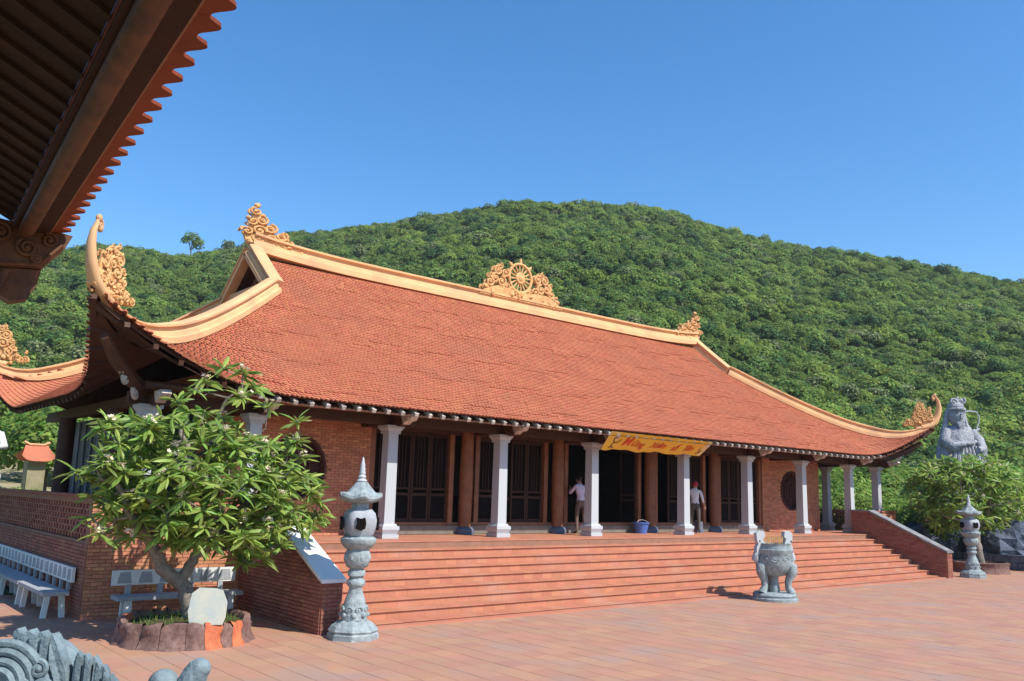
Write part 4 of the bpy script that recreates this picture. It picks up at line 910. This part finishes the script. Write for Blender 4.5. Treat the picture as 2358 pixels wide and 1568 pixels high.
spots = [(-19, 22, 3.0), (-21, 30, 3.6), (-15.5, 34, 3.6), (-24, 26, 3.2), (-11, 26, 3.4), (-18, 40, 4.2), (-9, 33, 3.8), (-26, 36, 4.2), (-13, 45, 4.5), (-5, 40, 4.4), (-20, 50, 5.0)]
for k, (x, y, s) in enumerate(spots):
    tree(x, y, ZG+s*.6+max(0, (y-18)*.10), s, ordl(spots, k, 'bushy tree %s on the slope behind the left side of the temple'), NEAR[k % 4], 'trees behind the left side of the temple')
# forest as one mass of instanced crowns
pts = []; 
r2 = np.random.default_rng(5)
az, r_ = -35., 0
for _ in range(30000):
    a = r2.uniform(-28, 92); rad = math.sqrt(r2.uniform(60**2, 292**2)); x, y = CAM.x+rad*math.sin(R(a)), CAM.y+rad*math.cos(R(a)); z = hillz(x, y)
    if z < ZG-.2: z = ZG
    pts.append((x, y, z+1.0, a))
for _ in range(4500):
    a = r2.uniform(-28, 92); rad = r2.uniform(56, 140); x, y = CAM.x+rad*math.sin(R(a)), CAM.y+rad*math.cos(R(a)); z = max(hillz(x, y), ZG); pts.append((x, y, z+.8, a))
for _ in range(900):                                    # denser line along the crest
    a = r2.uniform(-28, 92); rad = r2.uniform(262, 276); x, y = CAM.x+rad*math.sin(R(a)), CAM.y+rad*math.cos(R(a)); pts.append((x, y, hillz(x, y)+1.0, a))
fm_ = bpy.data.meshes.new('forest'); fm_.from_pydata([p[:3] for p in pts], [], []); fm_.materials.append(M['forest'])
sc = fm_.attributes.new('sc', 'FLOAT', 'POINT'); sc.data.foreach_set('value', [float(np.clip(r2.lognormal(math.log(1.5), .36), .85, 3.6)) for _ in pts])
ro = fm_.attributes.new('ro', 'FLOAT', 'POINT'); ro.data.foreach_set('value', [float(r2.uniform(0, 6.28)) for _ in pts])
ki = fm_.attributes.new('ki', 'INT', 'POINT'); ki.data.foreach_set('value', [int(np.argmax(r2.multinomial(1, (.34, .2, .2, .1, .16)))) for _ in pts])
# five crowns on the slope are real trees whose crown the mass repeats
src = []
for k in range(5):
    a = 15+14*k; rad = 74; x, y = CAM.x+rad*math.sin(R(a)), CAM.y+rad*math.cos(R(a)); t = tree(x, y, max(hillz(x, y), ZG)+2, 3.4, 'round crowned tree %s at the foot of the wooded hill' % ('leftmost', 'second from the left', 'in the middle', 'fourth from the left', 'rightmost')[k], FAR[k], 'trees at the foot of the hill')
    src.append([c for c in t.children if c.name.startswith('crown')][0])
fo = obj('forest', fm_, kind='stuff'); fo['label'] = 'dense green forest covering the hill behind the temple'; fo['category'] = 'forest'
ng = bpy.data.node_groups.new('forest', 'GeometryNodeTree'); ng.interface.new_socket('Geometry', in_out='INPUT', socket_type='NodeSocketGeometry'); ng.interface.new_socket('Geometry', in_out='OUTPUT', socket_type='NodeSocketGeometry')
N = ng.nodes; L = ng.links; gi = N.new('NodeGroupInput'); go = N.new('NodeGroupOutput'); g2i = N.new('GeometryNodeGeometryToInstance')
for s_ in src[::-1]:
    oi = N.new('GeometryNodeObjectInfo'); oi.transform_space = 'ORIGINAL'; oi.inputs['Object'].default_value = s_; oi.inputs['As Instance'].default_value = True
    L.new(oi.outputs['Geometry'], g2i.inputs[0])
ip = N.new('GeometryNodeInstanceOnPoints'); ip.inputs['Pick Instance'].default_value = True
def nat(nm, ty):
    a = N.new('GeometryNodeInputNamedAttribute'); a.data_type = ty; a.inputs[0].default_value = nm; return a.outputs['Attribute']
cx = N.new('ShaderNodeCombineXYZ'); L.new(nat('ro', 'FLOAT'), cx.inputs[2])
L.new(gi.outputs[0], ip.inputs['Points']); L.new(g2i.outputs[0], ip.inputs['Instance']); L.new(nat('ki', 'INT'), ip.inputs['Instance Index']); L.new(cx.outputs[0], ip.inputs['Rotation']); L.new(nat('sc', 'FLOAT'), ip.inputs['Scale'])
L.new(ip.outputs[0], go.inputs[0]); fo.modifiers.new('forest', 'NODES').node_group = ng
# lone tree standing above the crest
a, rad = 18.6, 268; x, y = CAM.x+rad*math.sin(R(a)), CAM.y+rad*math.cos(R(a)); tree(x, y, hillz(x, y)+6.4, 3.7, 'lone taller tree sticking up above the crest of the hill', FAR[2], 'trees on the crest', 'tree', 1.35); 
for a, s, lw_ in ((21, 4.2, 'right of the lone tall tree'), (29, 3.2, 'above the left half of the ridge'), (34, 3.4, 'above the middle of the roof ridge')):
    rad = 269; x, y = CAM.x+rad*math.sin(R(a)), CAM.y+rad*math.cos(R(a)); tree(x, y, hillz(x, y)+2.6, s, 'crest tree of the hill, '+lw_, FAR[3], 'trees on the crest')

# ------------------------------------------------------------------ right background: rocks, low wall, guardian statue
rk = MB()
def rock(c, r_, seed, label, m, group=None):
    rr_ = np.random.default_rng(seed); mb = MB(); seg, rings = 16, 10; vs = []; ph0 = rr_.uniform(0, 6, 6)
    for i in range(rings+1):
        ph = math.pi*i/rings
        for k in range(seg):
            th = 2*math.pi*k/seg; q = 1+.16*math.sin(3*th+ph0[0])*math.sin(2*ph+ph0[1])+.1*math.sin(5*th+ph0[2]+3*ph)+.06*math.sin(9*th+ph0[3]-5*ph); q = round(q*7)/7*.6+q*.4
            vs.append((c[0]+r_[0]*q*math.sin(ph)*math.cos(th), c[1]+r_[1]*q*math.sin(ph)*math.sin(th), c[2]+r_[2]*q*math.cos(ph)))
    mb.add(vs, [(i*seg+k, (i+1)*seg+k, (i+1)*seg+(k+1) % seg, i*seg+(k+1) % seg) for i in range(rings) for k in range(seg)])
    return tag(mb.build('boulder', m), label, 'boulder', group)
rock((21.3, -2.2, -.6), (1.7, 1.6, 1.35), 3, 'large dark blue-grey boulder right of the far stone lantern', M['darkrock'], 'boulders beyond the courtyard')
rock((18.6, .2, -.8), (1.6, 1.3, 1.1), 4, 'dark boulder behind the far sloping stair wall', M['darkrock'], 'boulders beyond the courtyard')
rock((24.5, -4.5, -.9), (1.6, 1.4, .9), 5, 'low dark boulder at the right edge of the courtyard', M['darkrock'], 'boulders beyond the courtyard')
lw = thing('low_wall', 'low dark stone wall along the far edge of the courtyard', 'wall', (21, -3, ZG))
for k in range(14):
    for j in range(2):
        MB().box((19.45+.02*random.random(), -6.4+k*.62+(j % 2)*.3, ZG+.17+j*.31), (.4, .59, .28), rz=random.gauss(0, .02)).build('stone_block', M['darkrock'], lw)
# statue
SB = Vector((27.2, 1.7, 0))
def rb_(u, f_, z): return SB+RT*u*.8-Vector((F.x, F.y, 0)).normalized()*f_+Vector((0, 0, z))
stt = thing('guardian_statue', 'large grey stone robed guardian statue with a thin ring behind its shoulder', 'statue', (SB.x, SB.y, ZG))
b = MB()
b.lathe([(1.7, ZG), (1.6, .5), (1.5, .65)], SB, 10, smooth=False); b.build('pedestal', M['darkrock'], stt)
b = MB(); n = 26; PR = [(-.1, 1.45, .95, .6), (-.1, 1.45, .9, 2.2), (-.12, 1.42, .9, 3.0), (-.1, 1.36, .86, 3.6), (-.08, 1.26, .8, 4.1), (-.04, 1.16, .72, 4.6), (0, 1.04, .62, 5.0), (.0, .72, .5, 5.28), (-.08, .36, .34, 5.42)]
vs = []
for (o_, ru, rf_, z) in PR:
    for k in range(n): th = 2*math.pi*k/n; q = 1+.055*math.cos(8*th+z*.9)+.03*math.sin(13*th+2*z); vs.append(rb_(o_+ru*q*math.cos(th), rf_*q*math.sin(th), z))
b.add(vs, [(i*n+k, i*n+(k+1) % n, (i+1)*n+(k+1) % n, (i+1)*n+k) for i in range(len(PR)-1) for k in range(n)], smooth=True)
b.tube([rb_(.8, .1, 5.1), rb_(1.15, .3, 4.6), rb_(1.15, .6, 4.1), rb_(.7, .85, 4.1)], [.26, .3, .27, .15], 9); b.tube([rb_(-.8, .1, 5.1), rb_(-1.15, .35, 4.5), rb_(-.8, .8, 4.2), rb_(-.15, .95, 4.35)], [.3, .32, .28, .15], 9)
b.tube([rb_(1.1, .5, 4.1), rb_(1.2, .5, 3.4), rb_(1.3, .5, 2.9), rb_(1.35, .5, 2.6)], [.28, .32, .25, .15], 8)
for k in range(7): b.tube([rb_(-.7+.22*k, .72, 4.3), rb_(-.85+.27*k, .85, 3.5), rb_(-1.0+.3*k, .9, 2.6)], [.06, .1, .12], 6)
b.tube([rb_(-1.05, .3, 4.62), rb_(-.4, .8, 4.42), rb_(.4, .8, 4.42), rb_(1.05, .3, 4.62)], .1, 7)
bd = b.build('robed_body', M['statuestone'], stt)
h = MB(); h.blob(rb_(-.08, .12, 5.92), (.46, .44, .56), 16, 12); h.prism([(-.07, -.12), (.09, -.12), (.03, .14), (-.01, .14)], rb_(-.06, .56, 5.9), RT, (0, 0, 1), .16)
for k in range(5): h.tube([rb_(-.28+.1*k, .42, 5.72), rb_(-.26+.09*k, .5, 5.45), rb_(-.16+.05*k, .52, 5.15)], [.07, .08, .03], 6)
for s_ in (-1, 1): h.blob(rb_(-.08+s_*.47, .1, 5.88), (.08, .1, .2), 8, 5); h.tube([rb_(-.08+s_*.1, .54, 6.04), rb_(-.08+s_*.2, .52, 6.09), rb_(-.08+s_*.3, .45, 6.03)], [.03, .05, .03], 6)
h.build('head', M['statuestone'], stt)
cr = MB(); cr.tube([rb_(-.08+.48*math.cos(a), .1+.46*math.sin(a), 6.24) for a in np.linspace(0, 6.283, 19)], .09, 6); cr.blob(rb_(-.08, .05, 6.4), (.44, .42, .3), 14, 10)
spiral(cr, rb_(-.36, .3, 6.62), RT, Vector((0, 0, 1)), .2, 1.4, .075, 0, 1); spiral(cr, rb_(.22, .25, 6.7), RT, Vector((0, 0, 1)), .19, 1.4, .075, 1, -1); cr.tube([rb_(-.08, .2, 6.5), rb_(-.06, .2, 6.75), rb_(.02, .2, 6.95)], [.13, .1, .04], 7)
for s_ in (-1, 1): cr.tube([rb_(-.08+s_*.5, .0, 6.3), rb_(-.08+s_*.58, -.05, 5.9), rb_(-.08+s_*.66, -.05, 5.45), rb_(-.08+s_*.8, .0, 5.15)], [.08, .13, .16, .2], 7)
cr.build('crown_ornament', M['statuestone'], stt)
MB().tube([rb_(.3, .0, 6.15), rb_(.9, .0, 6.2), rb_(1.3, 0, 6.18), rb_(1.5, 0, 5.95), rb_(1.45, 0, 5.6), rb_(1.25, .05, 5.3)], .035, 6).build('ribbon', M['stonelight'], stt)
MB().tube([rb_(.9, .1, 5.1), rb_(1.1, .1, 5.15), rb_(1.4, .1, 5.25)], [.06, .05, .08], 6).build('ribbon', M['stonelight'], stt)

# ------------------------------------------------------------------ left background
bank = MB(); vs = []; nx = 14
for j in range(12):
    for i in range(nx): x = -30+i*1.9; y = 15+j*2.6; vs.append((x, y, ZG+.35*j+.3*math.sin(x*.9+j)))
bank.add(vs, [(j*nx+i, j*nx+i+1, (j+1)*nx+i+1, (j+1)*nx+i) for j in range(11) for i in range(nx-1)], smooth=True); bank.build('bank', M['sandbank'], kind='structure')
sh = thing('small_shrine', 'small shrine with an orange curved roof on the bank beyond the terrace', 'shrine', (-12.9, 20, ZG))
MB().box((-12.75, 20, .5), (.62, .8, 2.7)).build('shrine_body', M['sandbank'], sh)
rm = MB(); vs = []
for j in range(7):
    d = j/6
    for i in range(17): u = -1+i/8; vs.append((-12.75+u*(.62-.22*d), 20-.7*(1-d), 1.85+.62*d**1.3+.22*abs(u)**4*(1-d))); 
rm.add(vs, [(j*17+i, j*17+i+1, (j+1)*17+i+1, (j+1)*17+i) for j in range(6) for i in range(16)], smooth=True)
vs2 = [(x, 40-y, z) for x, y, z in vs]; rm.add(vs2, [(j*17+i+1, j*17+i, (j+1)*17+i, (j+1)*17+i+1) for j in range(6) for i in range(16)], smooth=True)
rm.build('shrine_roof', M['rooftile'], sh); MB().tube([(-13.2, 20, 2.6), (-13.0, 20, 2.5), (-12.5, 20, 2.5), (-12.3, 20, 2.6)], .05, 8).build('shrine_ridge', M['plaster'], sh)
wsl = Vector((-15.62, 12.5, ZG))
ws = thing('white_statue', 'tall white stone statue on a pale pedestal at the left edge', 'statue', wsl)
MB().box(wsl+Vector((0, 0, 1.1)), (.95, .95, 2.2)).build('pedestal', M['whitestone'], ws)
f_ = MB(); n = 16; vs = []
for (r_, z) in ((.42, 2.2), (.46, 2.6), (.38, 3.0), (.34, 3.4), (.38, 3.75), (.36, 3.95), (.14, 4.1)):
    for k in range(n): th = 2*math.pi*k/n; q = 1+.07*math.cos(7*th+z); vs.append((wsl.x+r_*q*math.cos(th), wsl.y+r_*.8*q*math.sin(th), wsl.z+z))
f_.add(vs, [(i*n+k, i*n+(k+1) % n, (i+1)*n+(k+1) % n, (i+1)*n+k) for i in range(6) for k in range(n)], smooth=True)
f_.tube([wsl+Vector((.3, -.1, 3.9)), wsl+Vector((.42, -.3, 3.5)), wsl+Vector((.1, -.42, 3.45))], [.12, .12, .07], 8); f_.tube([wsl+Vector((-.3, -.1, 3.9)), wsl+Vector((-.42, -.3, 3.5)), wsl+Vector((-.1, -.42, 3.45))], [.12, .12, .07], 8)
f_.build('robed_body', M['whitestone'], ws); MB().blob(wsl+Vector((0, 0, 4.28)), (.17, .18, .22), 12, 8).blob(wsl+Vector((0, 0, 4.5)), (.1, .1, .1), 8, 6).build('head', M['whitestone'], ws)
for k, (x, y, s, lb) in enumerate(((-14.3, 14.2, .9, 'small green shrub beside the white statue'), (-13.6, 16.5, 1.1, 'green shrub on the bank below the small shrine'), (-15.8, 17.5, 1.2, 'loose green shrub on the bank at the left edge'), (-12.2, 15.0, .9, 'dark green shrub near the left rear of the temple'))):
    tree(x, y, ZG+1.0+s*.5, s, lb, NEAR[k % 4], 'shrubs on the bank', 'shrub', 1.0, 'shrub')

# ------------------------------------------------------------------ near pavilion eave, upper left
EA = Vector((-18.95, -14.18, 3.4)); EB = Vector((-18.55, -9.18, 3.4)); eu = (EB-EA).normalized(); ei = Vector((-eu.y, eu.x, 0)); LEN = (EB-EA).length
def zf(v): return -.06*min(v, .45)+.5*max(0, v-.45)
def ep(u, v, z=0): return EA+eu*u+ei*v+Vector((0, 0, z))
U0, U1 = -4.6, LEN+.10
pv = thing('pavilion_eave', 'dark timber eave of a nearby pavilion with pointed terracotta tile ends overhead', 'roof', ep(0, 0))
up_ = (ei+Vector((0, 0, -.14))).normalized(); nn_ = eu.cross(up_).normalized(); nn_ = nn_ if nn_.z > 0 else -nn_
tw = .235; tmv = []
for q in np.linspace(-.5, .5, 15): tmv.append((q*tw*.995, .088*(1-math.cos(math.pi*min(1, abs(q)*2.15))**1)*.5+.0))
tmv = [(-.5*tw*.995, .22)]+tmv+[(.5*tw*.995, .22)]
tmesh = MB().prism(tmv, (0, 0, 0), (1, 0, 0), (0, 1, 0), .024).mesh('eave_tile', M['terracotta'])
u = U0
while u < U1-.02:
    obj('eave_tile', tmesh, pv, frame(ep(u, .0, .012), eu, up_, nn_) @ Matrix.Rotation(random.gauss(0, .01), 4, 'Z')); u += tw
def eb(u0, u1, v0, v1, dz, th, name, m, parent=pv):
    a = [ep(u0, v0, zf(v0)+dz), ep(u1, v0, zf(v0)+dz), ep(u1, v1, zf(v1)+dz), ep(u0, v1, zf(v1)+dz)]; dn = Vector((0, 0, -th)); return MB().add(a+[q+dn for q in a], [(0, 1, 2, 3), (7, 6, 5, 4), (0, 4, 5, 1), (1, 5, 6, 2), (2, 6, 7, 3), (3, 7, 4, 0)]).build(name, m, parent)
eb(U0, U1, .155, .168, -.012, .016, 'batten', M['woodred'])
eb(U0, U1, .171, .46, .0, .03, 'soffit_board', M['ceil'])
MB().tube([ep(U0, .36, -.07), ep(U1-.35, .36, -.07)], .068, 16).build('purlin', M['woodfg'], pv)
MB().tube([ep(U0, 1.65, .50), ep(U1-.35, 1.65, .50)], .10, 14).build('purlin', M['woodfg'], pv)
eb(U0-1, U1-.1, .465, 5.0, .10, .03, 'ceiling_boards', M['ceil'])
u = U0
while u < U1-.3:
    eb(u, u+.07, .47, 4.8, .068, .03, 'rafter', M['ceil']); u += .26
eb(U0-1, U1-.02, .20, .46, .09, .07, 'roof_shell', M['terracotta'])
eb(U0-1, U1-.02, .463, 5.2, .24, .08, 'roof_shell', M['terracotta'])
ub = U1-.12
cb = MB().prism([(-.03, -.02), (.02, -.14), (.2, -.37), (.55, -.41), (3.4, -.36), (3.4, .03), (.6, .03)], ep(ub, 0, 0), ei, (0, 0, 1), .24).build('end_beam', M['woodfg'], pv)
sc_ = MB()
for v_, z_, r_, f__ in ((.16, -.10, .07, 1), (.33, -.20, .09, -1), (.55, -.10, .09, 1), (.78, -.22, .10, -1), (1.02, -.12, .09, 1), (1.3, -.2, .1, -1), (.42, -.02, .05, 1), (.24, -.29, .045, -1)):
    spiral(sc_, ep(ub-.135, v_, z_), ei, Vector((0, 0, 1)), r_, 1.8, .019, 1.0, f__, n=28)
sc_.tube([ep(ub-.13, .05, -.13), ep(ub-.135, .22, -.345), ep(ub-.135, .6, -.385), ep(ub-.135, 1.6, -.35)], .02, 6)
sc_.build('scroll_carving', M['woodfg'], cb)
MB().prism([(.19, -.38), (.54, -.41), (.56, -.62), (.40, -.70), (.27, -.66), (.21, -.52)], ep(ub+.02, 0, 0), ei, (0, 0, 1), .20).build('hanging_bracket', M['woodfg'], pv)
MB().tube([ep(ub-.1, .47, -.43), ep(ub-.1, .52, -.64)], [.04, .03], 10).build('moulding', M['woodfg'], pv)

# ------------------------------------------------------------------ carved stone beasts on the near balustrade
fw = Vector((F.x, F.y, 0)).normalized()
def beast(o, label):
    t = thing('stone_dragon', label, 'statue', (o.x, o.y, ZG)); K = .00138
    P = lambda x, y: ((x-210)*K, -(y-1449)*K)             # drawing units of the carving, about 1.4 mm each
    g = lambda u, h, f__=0: o+RT*u+Vector((0, 0, h))-fw*f__
    Z = Vector((0, 0, 1)); b = MB()
    dc = P(80, 1560); b.blob(g(dc[0], dc[1], -.02), (.155, .155, .13), 28, 18, .01); dc2 = P(215, 1640); b.blob(g(*dc2, -.02), (.12, .12, .14), 20, 14, .015); b.build('head', M['beast'], t)
    m_ = MB(); c0 = P(68, 1555)
    for r_, k in ((.118, 0), (.094, 1), (.068, 2), (.044, 3)):
        m_.tube([g(c0[0]+r_*math.cos(a), c0[1]+r_*math.sin(a), .115+(.118-r_)*.35) for a in np.linspace(R(-40-k*50), R(205-k*30), 22)], [.006+.008*math.sin(q) for q in np.linspace(.3, 2.9, 22)], 7)
    for (x, y, r_, tn, s0, fl) in ((62, 1560, 28, 1.6, 30, 1), (120, 1568, 24, 1.6, 90, -1), (160, 1560, 20, 1.5, 30, 1), (150, 1520, 18, 1.5, 90, -1), (18, 1545, 20, 1.5, 90, 1), (195, 1566, 18, 1.5, 90, 1), (20, 1590, 22, 1.5, 0, 1), (105, 1600, 24, 1.5, 0, -1), (160, 1602, 22, 1.5, 0, 1)):
        u, h = P(x, y); spiral(m_, g(u, h, .13), RT, Z, r_*K, tn, .009, R(s0), fl, n=26)
    m_.build('curled_mane', M['beast'], t)
    f1 = MB(); xs = [63, 76, 90, 104, 117, 130, 143, 153]; ys = [1444, 1448, 1446, 1450, 1449, 1452, 1453, 1456]
    for k in range(7):
        x0, x1 = xs[k], xs[k+1]; f1.prism([P(x0-2, 1540), P(x1+6, 1540), P(x1+1, ys[k+1]+7), P((x0+x1)/2, ys[k]+(k % 2)*3), P(x0-1, ys[k]+6)], g(0, 0, .05+.010*(k % 2)), RT, Z, .045)
    f1.prism([P(150, 1568), P(196, 1600), P(190, 1530), P(177, 1504), P(164, 1475), P(153, 1456), P(148, 1470)], g(0, 0, .055), RT, Z, .05)
    for k in range(6): u, h = P(150+k*5, 1475+k*12); f1.tube([g(u, h, .08), g(u+.008, h-.05, .085), g(u+.03, h-.11, .08)], [.004, .008, .004], 5)
    f1.build('crest', M['beast'], t)
    f2 = MB(); top = [(196, 1512), (204, 1500), (208, 1491), (217, 1497), (224, 1496), (231, 1503), (239, 1501), (247, 1509), (254, 1510), (261, 1519), (268, 1521), (274, 1531), (280, 1538), (284, 1552), (287, 1566), (286, 1590)]
    for k in range(len(top)-1):
        f2.prism([P(top[k][0]-2, 1620), P(top[k+1][0]+2, 1620), P(top[k+1][0]+1, top[k+1][1]+4), P(*top[k])], g(0, 0, .035+.007*(k % 2)+.01*(k % 3)), RT, Z, .03)
    f2.build('neck_fin', M['beast'], t)
    MB().lathe([(.2, ZG-o.z), (.2, -.42), (.14, -.30)], o-RT*.14, 12).build('body', M['beast'], t)
beast(Vector((-19.50, -14.86, .67)), 'carved blue-grey stone dragon head with curled mane and jagged crest at the lower left')
o2 = Vector((-19.16, -14.93, .585)); kb = thing('stone_finial', 'smooth grey stone finial with two rounded lobes near the dragon head', 'finial', (o2.x, o2.y, ZG))
K2 = .00145; g = lambda x, y, f__=0: o2+RT*((x-468)*K2)+Vector((0, 0, -(y-1499)*K2))-fw*f__
MB().tube([g(440, 1610), g(447, 1572), g(456, 1548), g(464, 1534)], [.052, .047, .041, .036], 16).blob(g(464, 1538), (.036, .036, .034), 14, 10).build('lobe', M['beast'], kb)
MB().tube([g(388, 1625), g(386, 1590), g(384, 1572)], [.075, .062, .046], 16).blob(g(384, 1573), (.050, .05, .046), 14, 10).build('lobe', M['beast'], kb)
MB().lathe([(.12, ZG-o2.z), (.12, -.22), (.08, -.15)], o2-RT*.05, 12).build('stem', M['beast'], kb)

# ------------------------------------------------------------------ thin air between here and the hill
hz = MB().box((60, 95, 60), (760, 800, 126)).build('haze', M['ground'], kind='stuff')
hmt = bpy.data.materials.new('haze'); hmt.use_nodes = True; t = hmt.node_tree; t.nodes.remove(t.nodes['Principled BSDF'])
pvn = t.nodes.new('ShaderNodeVolumePrincipled'); pvn.inputs['Color'].default_value = (.93, .96, 1, 1); pvn.inputs['Density'].default_value = .00024; pvn.inputs['Anisotropy'].default_value = .2
t.links.new(pvn.outputs[0], t.nodes['Material Output'].inputs['Volume']); hz.data.materials[0] = hmt
